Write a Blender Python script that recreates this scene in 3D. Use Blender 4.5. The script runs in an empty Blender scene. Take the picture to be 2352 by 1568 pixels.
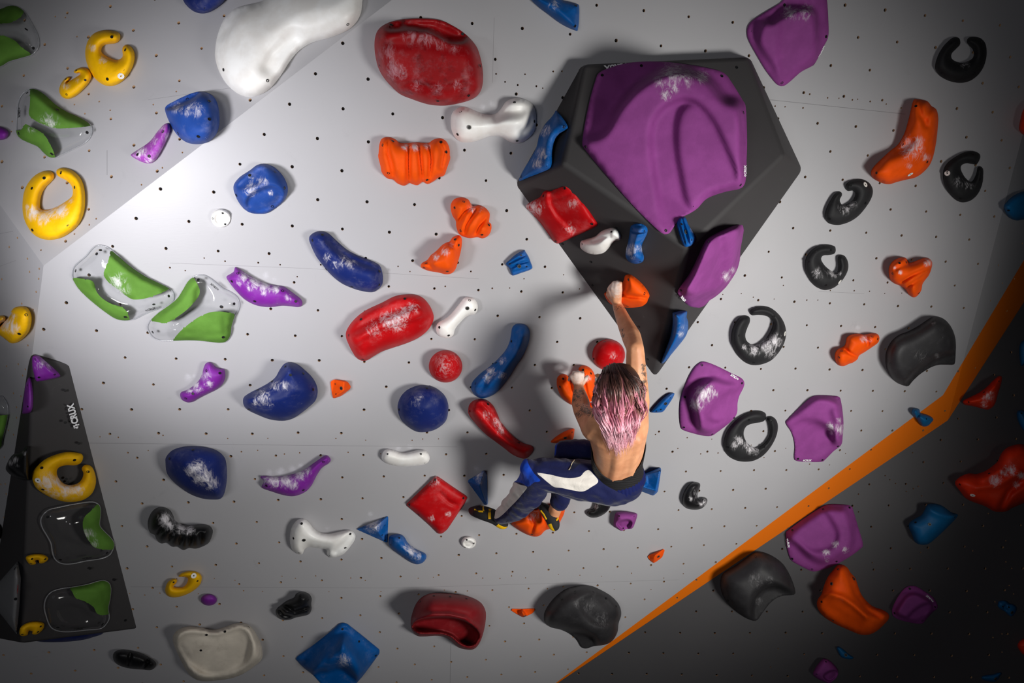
import bpy, bmesh, math, random
import numpy as np
from mathutils import Vector, Matrix, kdtree, noise as mnoise
from mathutils.geometry import delaunay_2d_cdt

SC = bpy.context.scene
COL = SC.collection
random.seed(7)
V = Vector

# ------------------------------------------------------------------ camera, light, exposure
FPX, CX, CY, CAMZ = 1519.0, 1176.0, 784.0, 2.6      # focal length in pixels of the 2352 x 1568 frame
cd = bpy.data.cameras.new('camera'); cam = bpy.data.objects.new('camera', cd); COL.objects.link(cam)
cam.location = (0, 0, CAMZ); cam.rotation_euler = (math.pi/2, 0, 0)
cd.sensor_width = 36; cd.sensor_fit = 'HORIZONTAL'; cd.lens = 36*FPX/2352; cd.clip_start = 0.02
SC.camera = cam
SC.view_settings.view_transform = 'Standard'; SC.view_settings.look = 'None'
SC.view_settings.gamma = 1; SC.view_settings.use_curve_mapping = False
SC.view_settings.exposure = 0.0
W = bpy.data.worlds.new('hall'); SC.world = W; W.use_nodes = True
W.node_tree.nodes['Background'].inputs[0].default_value = (0.80, 0.85, 1.0, 1)
W.node_tree.nodes['Background'].inputs[1].default_value = 0.006

def spot(name, loc, target, power, col, size, angle, blend):
    l = bpy.data.lights.new(name, 'SPOT'); l.energy = power; l.color = col
    l.shadow_soft_size = size; l.spot_size = math.radians(angle); l.spot_blend = blend
    o = bpy.data.objects.new(name, l); COL.objects.link(o); o.location = loc
    o.rotation_euler = (V(target)-V(loc)).to_track_quat('-Z', 'Y').to_euler()
    return o
spot('left_floodlight', (-1.705, 0.705, 2.374), (-1.2285, 2.7309, 3.0242), 276, (0.975, 0.965, 1.0), 0.2, 57.5, 1.0)
spot('right_floodlight', (2.507, 0.385, 1.498), (0.5376, 3.2854, 2.4343), 606, (1.0, 0.985, 0.945), 0.42, 70.8, 1.0)
spot('front_fill', (-1.3, -1.0, 2.5), (0, 3.2, 2.2), 112, (0.965, 0.97, 1.0), 0.45, 120, 1.0)  # broad fill light added to lift the dim parts of the wall

# ------------------------------------------------------------------ geometry helpers
def ray(x, y): return V(((x-CX)/FPX, 1.0, (CY-y)/FPX))
CAM = V((0, 0, CAMZ))
def proj(p):
    return (CX+FPX*p[0]/p[1], CY-FPX*(p[2]-CAMZ)/p[1])
class Plane:
    def __init__(s, p, n, up=None):
        s.p = V(p); s.n = V(n).normalized()
        u = V((1, 0, 0)); u = (u-s.n*u.dot(s.n)).normalized()
        s.u = u; s.v = s.n.cross(u)
    def hit(s, x, y, h=0.0):
        r = ray(x, y); q = s.p+s.n*h
        return CAM+r*((q-CAM).dot(s.n)/r.dot(s.n))
    def to2(s, P): d = P-s.p; return (d.dot(s.u), d.dot(s.v))
    def to3(s, a, h=0.0): return s.p+s.u*a[0]+s.v*a[1]+s.n*h
    def mat(s, o):
        m = Matrix.Identity(4)
        for i in range(3): m[i][0] = s.u[i]; m[i][1] = s.v[i]; m[i][2] = s.n[i]; m[i][3] = o[i]
        return m
def plane3(a, b, c, toward=CAM):
    n = (b-a).cross(c-a).normalized()
    if n.dot(toward-a) < 0: n = -n
    return Plane(a, n)
MAIN = Plane((-0.6786, 2.6454, CAMZ+0.9304), (0.17426, -0.92224, -0.34512))
def edge_plane(a, b, n):
    d = (b-a).normalized(); n = V(n); return Plane(a, n-d*n.dot(d))
VA = MAIN.hit(100, 610)
UPL = edge_plane(VA, MAIN.hit(900, 0), (-0.15853, -0.98413, 0.07971))
LEF = plane3(VA, UPL.hit(0, 470), MAIN.hit(0, 1400))
VB = MAIN.hit(2177, 965)
LOW = edge_plane(VB, MAIN.hit(1280, 1568), (-0.11397, -0.99348, 0.00183))
RIG = plane3(VB, MAIN.hit(2295, 510), LOW.hit(2352, 690))

def newobj(name, verts, faces, mats, parent=None, fm=None, smooth=True):
    me = bpy.data.meshes.new(name); me.from_pydata([tuple(v) for v in verts], [], faces)
    for m in (mats if isinstance(mats, (list, tuple)) else [mats]): me.materials.append(m)
    if fm is not None: me.polygons.foreach_set('material_index', fm)
    me.polygons.foreach_set('use_smooth', [smooth]*len(me.polygons)); me.update()
    o = bpy.data.objects.new(name, me); COL.objects.link(o)
    if parent: o.parent = parent
    return o
def tag(o, label, cat, group=None):
    o['label'] = label; o['category'] = cat
    if group: o['group'] = group
    return o
def attr(me, name, vals):
    a = me.attributes.new(name, 'FLOAT', 'POINT'); a.data.foreach_set('value', np.asarray(vals, np.float32))
def inpoly(P, poly):
    x, y = P[:, 0], P[:, 1]; r = np.zeros(len(P), bool); n = len(poly)
    for i in range(n):
        x1, y1 = poly[i]; x2, y2 = poly[(i+1) % n]
        if y1 == y2: continue
        r ^= ((y1 > y) != (y2 > y)) & (x < (x2-x1)*(y-y1)/(y2-y1)+x1)
    return r
def segdist(P, poly, closed=True):
    A = np.asarray(poly, float); B = np.roll(A, -1, 0)
    if not closed: A, B = A[:-1], B[:-1]
    best = np.full(len(P), 1e9)
    for a, b in zip(A, B):
        d = b-a; L = d@d
        t = np.clip(((P-a)@d)/L, 0, 1) if L > 0 else np.zeros(len(P))
        best = np.minimum(best, np.hypot(*(P-a-t[:, None]*d).T))
    return best

# ------------------------------------------------------------------ materials
def lin(c): return tuple(((v/255)/12.92 if v/255 <= .04045 else ((v/255+.055)/1.055)**2.4) for v in c)+(1,)
class NT:
    def __init__(s, name):
        s.m = bpy.data.materials.new(name); s.m.use_nodes = True; s.t = s.m.node_tree; s.n = s.t.nodes; s.b = s.n['Principled BSDF']
    def N(s, k, **kw):
        n = s.n.new(k)
        for a, b in kw.items(): setattr(n, a, b)
        return n
    def L(s, a, b): s.t.links.new(a, b)
    def noise(s, scale, detail=4, rough=.6, coord=None, dist=0):
        n = s.N('ShaderNodeTexNoise'); n.inputs['Scale'].default_value = scale; n.inputs['Detail'].default_value = detail
        n.inputs['Roughness'].default_value = rough; n.inputs['Distortion'].default_value = dist
        if coord is None:
            if not hasattr(s, 'tc'): s.tc = s.N('ShaderNodeTexCoord')
            coord = s.tc.outputs['Object']
        s.L(coord, n.inputs['Vector']); return n.outputs['Fac']
    def mrange(s, v, a, b, c=0., d=1.):
        n = s.N('ShaderNodeMapRange', interpolation_type='SMOOTHSTEP'); s.L(v, n.inputs[0])
        for i, x in enumerate((a, b, c, d)): n.inputs[i+1].default_value = x
        return n.outputs[0]
    def math(s, op, a, b):
        n = s.N('ShaderNodeMath', operation=op, use_clamp=True)
        for i, x in enumerate((a, b)):
            if isinstance(x, (int, float)): n.inputs[i].default_value = x
            else: s.L(x, n.inputs[i])
        return n.outputs[0]
    def mix(s, f, a, b):
        n = s.N('ShaderNodeMix', data_type='RGBA')
        for k, x in ((0, f), (6, a), (7, b)):
            if isinstance(x, (int, float, tuple)): n.inputs[k].default_value = x
            else: s.L(x, n.inputs[k])
        return n.outputs[2]
    def bump(s, v, st, dist=.002):
        n = s.N('ShaderNodeBump'); n.inputs['Strength'].default_value = st; n.inputs['Distance'].default_value = dist
        s.L(v, n.inputs['Height']); s.L(n.outputs[0], s.b.inputs['Normal'])
    def set(s, col=None, rough=None, spec=None):
        if col is not None:
            if isinstance(col, tuple): s.b.inputs['Base Color'].default_value = col
            else: s.L(col, s.b.inputs['Base Color'])
        if rough is not None:
            if isinstance(rough, (int, float)): s.b.inputs['Roughness'].default_value = rough
            else: s.L(rough, s.b.inputs['Roughness'])
        if spec is not None: s.b.inputs['Specular IOR Level'].default_value = spec
        return s.m
def hold_mat(name, rgb, rough=.55, spec=.35, grain=.25, dust=.0, wear=None, wearamt=.0, chalkcol=(232, 228, 232)):
    t = NT(name); c = lin(rgb); dk = tuple(x*.9 for x in c[:3])+(1,); lt = tuple(min(1, x*1.08+.002) for x in c[:3])+(1,)
    col = t.mix(t.mrange(t.noise(9, 5), .35, .68), dk, lt)
    if wear:
        col = t.mix(t.math('MULTIPLY', t.mrange(t.noise(14, 8, .72), .48, .72), wearamt), col, lin(wear))
    a = t.N('ShaderNodeAttribute', attribute_name='chalk').outputs['Fac']
    mp = t.N('ShaderNodeMapping'); mp.inputs['Scale'].default_value = (1, .42, 1); mp.inputs['Rotation'].default_value = (0, 0, .35); t.L(t.tc.outputs['Object'], mp.inputs[0])
    nz = t.mrange(t.noise(58, 10, .74, mp.outputs[0], .9), .3, .7); sc = t.noise(160, 4, .7)
    s1 = t.N('ShaderNodeMath', operation='ADD'); t.L(a, s1.inputs[0]); t.L(nz, s1.inputs[1])
    f = t.mrange(s1.outputs[0], .55, 1.75)
    f = t.math('MULTIPLY', f, t.mrange(a, .02, .3)); f = t.math('MULTIPLY', f, .92)
    speck = t.math('MULTIPLY', t.mrange(t.noise(60, 3, .8), .69, .75), .4*(1 if dust else .2))
    f = t.math('MAXIMUM', f, t.math('MULTIPLY', speck, t.mrange(t.noise(6, 2), .45, .6)))
    if dust: f = t.math('MAXIMUM', f, t.math('MULTIPLY', t.mrange(t.noise(13, 9, .74), .47, .78), dust))
    col = t.mix(f, col, lin(chalkcol))
    t.set(col, None, spec)
    r = t.N('ShaderNodeMapRange'); t.L(f, r.inputs[0]); r.inputs[3].default_value = rough; r.inputs[4].default_value = .9
    t.L(r.outputs[0], t.b.inputs['Roughness'])
    t.bump(sc, grain, .0015)
    return t.m
M = {
 'yellow': hold_mat('yellow_resin', (248, 188, 3), .55, .2, wear=(196, 136, 4), wearamt=.3),
 'orange': hold_mat('orange_resin', (242, 84, 3), .65, .15),
 'redorange': hold_mat('red_orange_resin', (222, 50, 6), .5),
 'navy': hold_mat('navy_fibreglass', (22, 38, 102), .5, .16, .1, dust=.10),
 'royal': hold_mat('royal_blue_fibreglass', (34, 70, 146), .5, .16, .1, dust=.12),
 'blue': hold_mat('blue_resin', (2, 86, 160), .5, .18, dust=.10),
 'cyan': hold_mat('teal_blue_resin', (4, 98, 150), .55),
 'red': hold_mat('red_fibreglass', (184, 8, 15), .5, .16, .1, dust=.07),
 'maroon': hold_mat('worn_red_fibreglass', (154, 10, 18), .42, .22, .1, dust=.30, wear=(50, 6, 12), wearamt=.6, chalkcol=(196, 150, 160)),
 'darkred': hold_mat('dull_red_fibreglass', (126, 16, 24), .55, .3, .15, dust=.12, chalkcol=(190, 120, 120)),
 'white': hold_mat('white_resin', (252, 249, 244), .4, .4, .06),
 'cream': hold_mat('grubby_white_fibreglass', (224, 214, 198), .55, .35, .15, wear=(150, 138, 126), wearamt=.35),
 'black': hold_mat('black_textured_resin', (33, 33, 35), .65, .25, .35),
 'gloss': hold_mat('black_glossy_resin', (20, 20, 22), .42, .35, .3),
 'charcoal': hold_mat('charcoal_fibreglass', (44, 43, 45), .55, .3, .3, dust=.07, chalkcol=(150, 148, 150)),
 'purple': hold_mat('purple_macro_plastic', (138, 64, 134), .7, .15, .35),
 'violet': hold_mat('violet_resin', (124, 34, 150), .52, .3, .2, dust=.07),
 'pinkish': hold_mat('chalky_violet_resin', (158, 60, 172), .55, .35, .2, dust=.6),
 'green': hold_mat('green_textured_panel', (90, 133, 52), .75, .12, .4),
}
def simple(name, rgb, rough=.5, spec=.4, metal=0):
    t = NT(name); t.set(lin(rgb), rough, spec); t.b.inputs['Metallic'].default_value = metal; return t.m
M['screw'] = simple('dark_screw_socket', (20, 20, 22), .5)
M['steel'] = simple('zinc_screw_rim', (96, 94, 90), .45, .5, .6)
M['sticker'] = simple('white_round_sticker', (236, 234, 228), .6)
M['ink'] = simple('black_print', (14, 14, 16), .6)
M['wprint'] = simple('white_print', (238, 238, 240), .6)
M['rprint'] = simple('red_print', (150, 20, 30), .6)
M['wood'] = simple('raw_plywood_edge', (196, 158, 118), .8)
M['dark'] = simple('dark_hole', (10, 9, 9), .9)
def clear_mat(name, tint, gloss=.08, amt=.45, haze=0.):
    t = NT(name); n = t.n; n.remove(t.b)
    tr = t.N('ShaderNodeBsdfTransparent'); tr.inputs[0].default_value = tint
    gl = t.N('ShaderNodeBsdfGlossy'); gl.inputs['Roughness'].default_value = gloss; gl.inputs[0].default_value = (1, 1, 1, 1)
    df = t.N('ShaderNodeBsdfDiffuse'); df.inputs[0].default_value = (.9, .9, .92, 1); hz = t.N('ShaderNodeMixShader'); hz.inputs[0].default_value = haze
    t.L(tr.outputs[0], hz.inputs[1]); t.L(df.outputs[0], hz.inputs[2])
    fr = t.N('ShaderNodeFresnel'); fr.inputs[0].default_value = 1.46; f = t.math('MINIMUM', t.math('MULTIPLY', fr.outputs[0], amt), .16)
    mx = t.N('ShaderNodeMixShader'); t.L(f, mx.inputs[0]); t.L(hz.outputs[0], mx.inputs[1]); t.L(gl.outputs[0], mx.inputs[2])
    t.L(mx.outputs[0], n['Material Output'].inputs[0]); return t.m
M['clear'] = clear_mat('clear_plastic', (.965, .97, .975, 1), .08, .9, .015)
M['rimclear'] = clear_mat('clear_plastic_edge', (.8, .81, .83, 1), .15, 1.0, .22)
M['smoke'] = clear_mat('smoky_plastic', (.55, .58, .66, 1), .3, .6, .20)
def wall_mat(name, rgb, var=.06, rough=.40):
    t = NT(name); c = lin(rgb)
    g = t.N('ShaderNodeTexCoord').outputs['Object']
    mp = t.N('ShaderNodeMapping'); mp.inputs['Scale'].default_value = (1, 5, 1); t.L(g, mp.inputs[0])
    brush = t.noise(30, 6, .65, mp.outputs[0]); cloud = t.noise(1.6, 4, .55, g); scuff = t.noise(7, 9, .78, g, .8)
    col = t.mix(cloud, tuple(x*(1-var) for x in c[:3])+(1,), tuple(min(1, x*(1+var)) for x in c[:3])+(1,))
    col = t.mix(t.math('MULTIPLY', t.mrange(scuff, .60, .74), .16), col, tuple(x*.45 for x in c[:3])+(1,))
    k = t.N('ShaderNodeAttribute', attribute_name='chalk').outputs['Fac']; sm = t.N('ShaderNodeMath', operation='ADD'); t.L(k, sm.inputs[0]); t.L(t.noise(40, 9, .8, g, .6), sm.inputs[1])
    col = t.mix(t.math('MULTIPLY', t.mrange(sm.outputs[0], .7, 1.5), .75), col, lin((206, 206, 212)))
    if rgb[0] < 60: col = t.mix(t.math('MULTIPLY', t.mrange(t.noise(6, 10, .82, g, 1.5), .60, .74), .22), col, lin((150, 148, 148)))
    t.set(col, rough, .36); t.bump(brush, .10, .0015)
    return t.m
M['wall'] = wall_mat('grey_wall_paint', (166, 165, 168))
M['wall_dark'] = wall_mat('charcoal_wall_paint', (68, 67, 69), .12, .6)
M['stripe'] = wall_mat('orange_wall_paint', (224, 110, 2), .05, .5)
M['volume'] = wall_mat('black_volume_coating', (58, 56, 57), .14, .62)
M['seam'] = simple('panel_joint', (128, 127, 129), .7)
M['floor'] = wall_mat('crash_mat_vinyl', (70, 72, 78), .1, .5)

# ------------------------------------------------------------------ the climbing wall
LAT = np.array  # bolt-hole lattices: (rotation of axes comes from the fitted hole grid, 0.2 m pitch)
def lattice(pl, px0, pxu, rows, cols, dv=.121, du=.2):
    o = pl.to2(pl.hit(*px0)); a = pl.to2(pl.hit(*pxu)); ang = math.atan2(a[1]-o[1], a[0]-o[0])
    c, s = math.cos(ang), math.sin(ang); out = []
    for j in rows:
        for i in cols:
            x = (i+(.5 if j % 2 else 0))*du; y = -j*dv
            if random.random() < .035: continue
            out.append((o[0]+c*x-s*y+random.gauss(0, .0015), o[1]+s*x+c*y+random.gauss(0, .0015), .0066*random.uniform(.88, 1.1)))
    return out
def clipz(P, z):
    out = []
    for i in range(len(P)):
        a, b = P[i], P[(i+1) % len(P)]
        if a.z >= z: out.append(a)
        if (a.z >= z) != (b.z >= z): out.append(a+(b-a)*((z-a.z)/(b.z-a.z)))
    return out
def wall(name, pl, pts, holes, mats, stripe=None, seams=(), smears=()):
    """one facet of the wall: painted sheet with real drilled holes (plywood rim, dark bottom)"""
    poly3 = clipz(pts, 0.0); poly = [pl.to2(p) for p in poly3]
    org = sum(poly3, V())/len(poly3); o2 = pl.to2(org)
    verts = [V(p) for p in poly]; n = len(verts); edges = [(i, (i+1) % n) for i in range(n)]
    P = np.array(poly); hs = np.array([h for h in holes]) if holes else np.zeros((0, 3))
    if len(hs):
        hs = hs[inpoly(hs[:, :2], poly)]; hs = hs[segdist(hs[:, :2], poly) > .012]
    rings = []
    for x, y, r in hs:
        k = len(verts); a0 = random.random()
        for q in range(8): verts.append(V((x+r*math.cos(a0+q*math.pi/4), y+r*math.sin(a0+q*math.pi/4))))
        edges += [(k+q, k+(q+1) % 8) for q in range(8)]; rings.append(list(range(k, k+8)))
    spolys = []
    for s in seams:                              # hairline joints between the plywood sheets
        pts2 = [V(pl.to2(pl.hit(*q))) for q in s[0]]; w = s[1]
        for a, b in zip(pts2, pts2[1:]):
            d = (b-a).normalized(); m = V((-d.y, d.x))*w/2; k = len(verts)
            verts += [a+m, b+m, b-m, a-m]; edges += [(k, k+1), (k+1, k+2), (k+2, k+3), (k+3, k)]; spolys.append([tuple(x) for x in verts[k:k+4]])
    if stripe:
        k = len(verts); verts += [V(pl.to2(pl.hit(*q))) for q in stripe]; edges += [(k+i, k+i+1) for i in range(len(stripe)-1)]
    for cx, cy, r, s in smears:                  # a finer mesh where hands have left chalk on the paint
        g = r/3
        for i in range(-6, 7):
            for j in range(-6, 7): verts.append(V(pl.to2(pl.hit(cx+i*g+random.gauss(0, .1), cy+j*g+random.gauss(0, .1)))))
    co, ed, fa, ov, oe, of = delaunay_2d_cdt(verts, edges, [], 0, 1e-6)
    mp = {}
    for i, l in enumerate(ov):
        for j in l: mp[j] = i
    co = np.array([tuple(c) for c in co]); fa = np.array([tuple(f) for f in fa if len(f) == 3])
    cen = co[fa].mean(1); keep = inpoly(cen, poly)
    if len(hs):
        kd = kdtree.KDTree(len(hs))
        for i, h in enumerate(hs): kd.insert((h[0], h[1], 0), i)
        kd.balance(); rr = hs[:, 2]
        for i, c in enumerate(cen):
            if keep[i]:
                _, ix, d = kd.find((c[0], c[1], 0))
                if d < rr[ix]*.93: keep[i] = False
    fa = fa[keep]; cen = cen[keep]; fm = np.zeros(len(fa), int)
    if stripe:
        sp = [pl.to2(pl.hit(*q)) for q in stripe]; below = [pl.to2(pl.hit(q[0]+700, q[1]+500)) for q in reversed(stripe)]
        fm[inpoly(cen, sp+below)] = 3
    for q in spolys: fm[inpoly(cen, q)] = 4
    a, b, c = co[fa[:, 0]], co[fa[:, 1]], co[fa[:, 2]]
    flip = ((b-a)[:, 0]*(c-a)[:, 1]-(b-a)[:, 1]*(c-a)[:, 0]) < 0; fa[flip] = fa[flip][:, ::-1]
    vs = [(x-o2[0], y-o2[1], 0) for x, y in co]; fs = [tuple(map(int, f)) for f in fa]; fm = list(map(int, fm))
    for R in rings:
        base = len(vs); rr = [mp[i] for i in R]
        vs += [(co[i][0]-o2[0], co[i][1]-o2[1], -.0095) for i in rr]
        for q in range(8): fs.append((rr[q], rr[(q+1) % 8], base+(q+1) % 8, base+q)); fm.append(1)
        fs.append(tuple(base+q for q in range(8))); fm.append(2)
    o = newobj(name, vs, fs, mats, None, fm, False)
    if smears:
        q = np.array([proj(pl.to3((v[0]+o2[0], v[1]+o2[1]))) for v in vs]); ch = np.zeros(len(q))
        for cx, cy, r, s in smears: ch = np.maximum(ch, s*np.exp(-(np.hypot(q[:, 0]-cx, q[:, 1]-cy)/r)**2))
        attr(o.data, 'chalk', ch)
    o.matrix_world = pl.mat(org); o['kind'] = 'structure'
    return o
def H(pl, *pts): return [pl.hit(*p) for p in pts]
hm = lattice(MAIN, (786.3, 249.8), (1818.6, 340.6), range(-9, 32), range(-12, 30))
# screw holes in pairs along the joints of the sheets
for line, k in ((((190, 1018), (1050, 1026)), 24), (((300, 1348), (1600, 1334)), 34), (((390, 606), (1250, 655)), 20), (((1290, 640), (2100, 690)), 22), (((1140, 178), (1320, 186)), 8), (((1780, 225), (2120, 262)), 12), (((1500, 1010), (1960, 1060)), 18)):
    (ax, ay), (bx, by) = line
    for q in range(k):
        f = (q+random.uniform(-.3, .3))/k; s = random.choice((-16, 15, 17, -15))+random.gauss(0, 3)
        c = MAIN.to2(MAIN.hit(ax+(bx-ax)*f, ay+(by-ay)*f+s)); hm.append((c[0], c[1], random.uniform(.0028, .0042)))
def thin(h, d=.02):
    out = []
    for a in h:
        if all((a[0]-b[0])**2+(a[1]-b[1])**2 > d*d for b in out): out.append(a)
    return out
WM = [M['wall'], M['wood'], M['dark'], M['stripe'], M['seam']]
WD = [M['wall_dark'], M['wood'], M['dark'], M['stripe'], M['seam']]
STR = [(1150, 1662), (2166, 907), (2365, 575), (2560, 240)]
e3 = lambda y: (100-.127*(y-610), y)
wall('wall_back', MAIN, H(MAIN, (100, 610), (1293, -300), (2509, -300), (2177, 965), (640, 2000), e3(2000)), thin(hm), WM, STR,
     smears=[(618, 1086, 12, .6), (645, 1084, 14, .7), (672, 1078, 12, .7), (690, 1070, 10, .6), (915, 1029, 9, .6), (942, 1026, 9, .6), (432, 866, 12, .6), (446, 863, 8, .5), (1110, 246, 11, .55), (1130, 238, 10, .6), (610, 632, 11, .55), (630, 640, 9, .4), (1094, 1075, 9, .6), (850, 1180, 9, .6), (752, 1212, 9, .5), (958, 862, 10, .15), (125, 478, 12, .2), (1970, 752, 8, .6)],
     seams=[([(195, 1017), (560, 1021), (1050, 1026)], .0016), ([(300, 1347), (900, 1350), (1560, 1331)], .0014), ([(390, 604), (700, 616), (1100, 640)], .0012),
            ([(1035, 1480), (1033, 1640)], .0024), ([(838, -60), (837, 42)], .002), ([(1135, 40), (1131, 190)], .0014), ([(1768, 229), (2080, 262)], .0022), ([(1880, 669), (1985, 674)], .0014)])
wall('wall_upper_left', UPL, H(UPL, (100, 610), (1293, -300), (-450, -300), (-450, -160)),
     thin(lattice(UPL, (306, 70), (409, 54), range(-8, 12), range(-9, 10))+[UPL.to2(UPL.hit(x, y))+(.0036,) for x, y in ((127, 38), (150, 40), (177, 84), (247, 9), (155, 167), (228, 233), (253, 253), (405, 210), (352, 240), (195, 261), (171, 240), (28, 279), (26, 302), (419, 350), (373, 385), (325, 424), (221, 502), (205, 516), (171, 537), (94, 574), (127, 584))]), WM,
     seams=[([(246, 345), (246, 402)], .0022), ([(340, 229), (530, 202)], .0012)])
wall('wall_left', LEF, H(LEF, (100, 610), (-120, 302), (-220, 500), (-260, 1300), (-220, 2000), e3(2000)),
     thin([LEF.to2(LEF.hit(x, y))+(.0045,) for x, y in ((24, 431), (7, 451), (21, 567), (40, 546), (63, 594), (68, 624), (4, 641), (89, 640), (83, 670), (50, 697), (76, 711), (15, 841), (42, 836), (58, 848), (52, 862), (31, 903), (48, 910), (38, 935), (38, 959), (19, 988), (31, 998), (10, 1050), (12, 1111), (2, 1112), (14, 1134), (9, 1188), (64, 793), (90, 617))]), WM, seams=[([(-20, 540), (30, 531)], .0012), ([(-10, 615), (36, 598)], .001)])
wall('wall_lower_right', LOW, H(LOW, (2177, 965), (640, 2000), (2750, 2000), (2750, 76)),
     thin(lattice(LOW, (1727, 1549.7), (2072, 1553), range(-20, 14), range(-10, 12))+[LOW.to2(LOW.hit(random.uniform(1700, 2350), random.uniform(1000, 1540)))+(.004,) for _ in range(50)]), WD)
wall('wall_right', RIG, H(RIG, (2177, 965), (2509, -300), (2700, -300), (2750, 76)),
     thin([RIG.to2(RIG.hit(x, y))+(.005,) for x, y in ((2293, 609), (2348, 559), (2266, 600), (2313, 714), (2250, 765), (2240, 845), (2302, 650), (2275, 690), (2330, 640))]), WM, STR)
fl = newobj('floor', [(-3.2, -2.5, 0), (3.6, -2.5, 0), (3.6, 5.2, 0), (-3.2, 5.2, 0)], [(0, 1, 2, 3)], M['floor'], smooth=False); fl['kind'] = 'structure'

# ------------------------------------------------------------------ screws, stickers and lettering shared by the holds
def disc_mesh(name, r, h, mats):
    bm = bmesh.new(); vs = []
    prof = [(r, 0), (r, h), (r*.62, h), (r*.55, h*.2)]
    rings = [[bm.verts.new((a*math.cos(q*math.pi/5), a*math.sin(q*math.pi/5), z)) for q in range(10)] for a, z in prof]
    for i in range(3):
        for q in range(10):
            f = bm.faces.new((rings[i][q], rings[i][(q+1) % 10], rings[i+1][(q+1) % 10], rings[i+1][q])); f.material_index = 1 if i == 2 else 0
    f = bm.faces.new(rings[3]); f.material_index = 1
    me = bpy.data.meshes.new(name); bm.to_mesh(me); bm.free()
    for m in mats: me.materials.append(m)
    return me
SCREW = disc_mesh('screw', .0061, .0016, [M['screw'], M['screw']])
BOLT = disc_mesh('bolt', .0088, .003, [M['steel'], M['screw']])
STICK = disc_mesh('sticker', .0125, .0012, [M['sticker'], M['ink']])
for v in STICK.vertices:                       # printed mark in the middle stays small
    if math.hypot(v.co.x, v.co.y) < .009: v.co.x *= .42; v.co.y *= .42; v.co.z = .0012
def place(name, me, parent, P, n):
    o = bpy.data.objects.new(name, me); COL.objects.link(o); o.parent = parent
    z = n.normalized(); x = V((1, 0, 0)) if abs(z.x) < .9 else V((0, 1, 0)); x = (x-z*x.dot(z)).normalized(); y = z.cross(x)
    m = Matrix.Identity(4)
    for i in range(3): m[i][0] = x[i]; m[i][1] = y[i]; m[i][2] = z[i]; m[i][3] = P[i]
    o.matrix_local = m; return o
def logo(parent, pl, a, b, h, mat, txt='CRUX', mark=True):
    """printed lettering reading from pixel a to pixel b on the face pl, raised h"""
    cu = bpy.data.curves.new('logo', 'FONT'); cu.body = txt; cu.extrude = .0004; cu.size = 1; cu.offset = .04
    t = bpy.data.objects.new('tmp', cu); COL.objects.link(t); dg = bpy.context.evaluated_depsgraph_get()
    me = bpy.data.meshes.new_from_object(t.evaluated_get(dg)); bpy.data.objects.remove(t)
    xs = np.array([v.co[:] for v in me.vertices]); w0, w1 = xs[:, 0].min(), xs[:, 0].max()
    bm = bmesh.new(); bm.from_mesh(me)
    if mark:                                    # the little stepped block mark in front of the letters
        def box(x0, y0, x1, y1):
            v = [bm.verts.new((x, y, .0004)) for x, y in ((x0, y0), (x1, y0), (x1, y1), (x0, y1))]; bm.faces.new(v)
        s = w0-.62
        box(s, .12, s+.16, .62); box(s, .46, s+.44, .62); box(s+.28, -.04, s+.44, .46); box(s-.1, .2, s, .36); box(s+.44, .2, s+.54, .36)
        w0 -= .72
    bm.to_mesh(me); bm.free()
    A, B = pl.hit(*a, h), pl.hit(*b, h); d = B-A; L = d.length; sc = L/(w1-w0); x = d.normalized(); y = pl.n.cross(x)
    mw = Matrix.Identity(4)
    for i in range(3): mw[i][0] = x[i]*sc; mw[i][1] = y[i]*sc; mw[i][2] = pl.n[i]; mw[i][3] = A[i]
    me.transform(Matrix.Translation((-w0, -.34, 0))); me.materials.clear(); me.materials.append(mat)
    o = bpy.data.objects.new('logo', me); COL.objects.link(o); o.parent = parent
    o.matrix_local = parent.matrix_world.inverted() @ mw
    return o

# ------------------------------------------------------------------ volumes
def volume(name, label, vs, faces, bev=.02, seg=3):
    c = sum(vs, V())/len(vs); m = MAIN.mat(MAIN.p+(c-MAIN.p)-MAIN.n*((c-MAIN.p).dot(MAIN.n))); mi = m.inverted()
    bm = bmesh.new(); bv = [bm.verts.new(mi @ v) for v in vs]
    for f in faces: bm.faces.new([bv[i] for i in f])
    bmesh.ops.recalc_face_normals(bm, faces=bm.faces)
    bmesh.ops.bevel(bm, geom=[e for e in bm.edges if not e.is_boundary], offset=bev, segments=seg, profile=.5, affect='EDGES', clamp_overlap=True)
    me = bpy.data.meshes.new('body'); bm.to_mesh(me); bm.free(); me.materials.append(M['volume'])
    o = bpy.data.objects.new(name, None); COL.objects.link(o); o.matrix_world = m; o.empty_display_size = .1
    b = bpy.data.objects.new('body', me); COL.objects.link(b); b.parent = o
    for p in me.polygons: p.use_smooth = True
    md = b.modifiers.new('wn', 'WEIGHTED_NORMAL'); md.keep_sharp = True
    return tag(o, label, 'climbing volume', 'black wooden volumes')
bTL, bTR, bR, bB, bL = [MAIN.hit(*p, -.004) for p in ((1335, 150), (1722, 131), (1843, 390), (1504, 868), (1183, 424))]
f1, f5, f3 = MAIN.hit(1340, 148, .10), MAIN.hit(1718, 131, .10), MAIN.hit(1580, 572, .44)
FR = plane3(f1, f5, f3); f2, f4 = FR.hit(1291, 376), FR.hit(1804, 358)
bigvol = volume('climbing_volume', 'large black faceted volume carrying the huge purple hold', [bTL, bTR, bR, bB, bL, f1, f5, f3, f2, f4],
                [(5, 6, 9, 7, 8), (0, 5, 8, 4), (4, 8, 7, 3), (3, 7, 9, 2), (2, 9, 6, 1), (1, 6, 5, 0)])
VFR, VLE, VLL, VLR = FR, plane3(bL, f2, f1), plane3(bL, bB, f3), plane3(bB, bR, f3)
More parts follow.
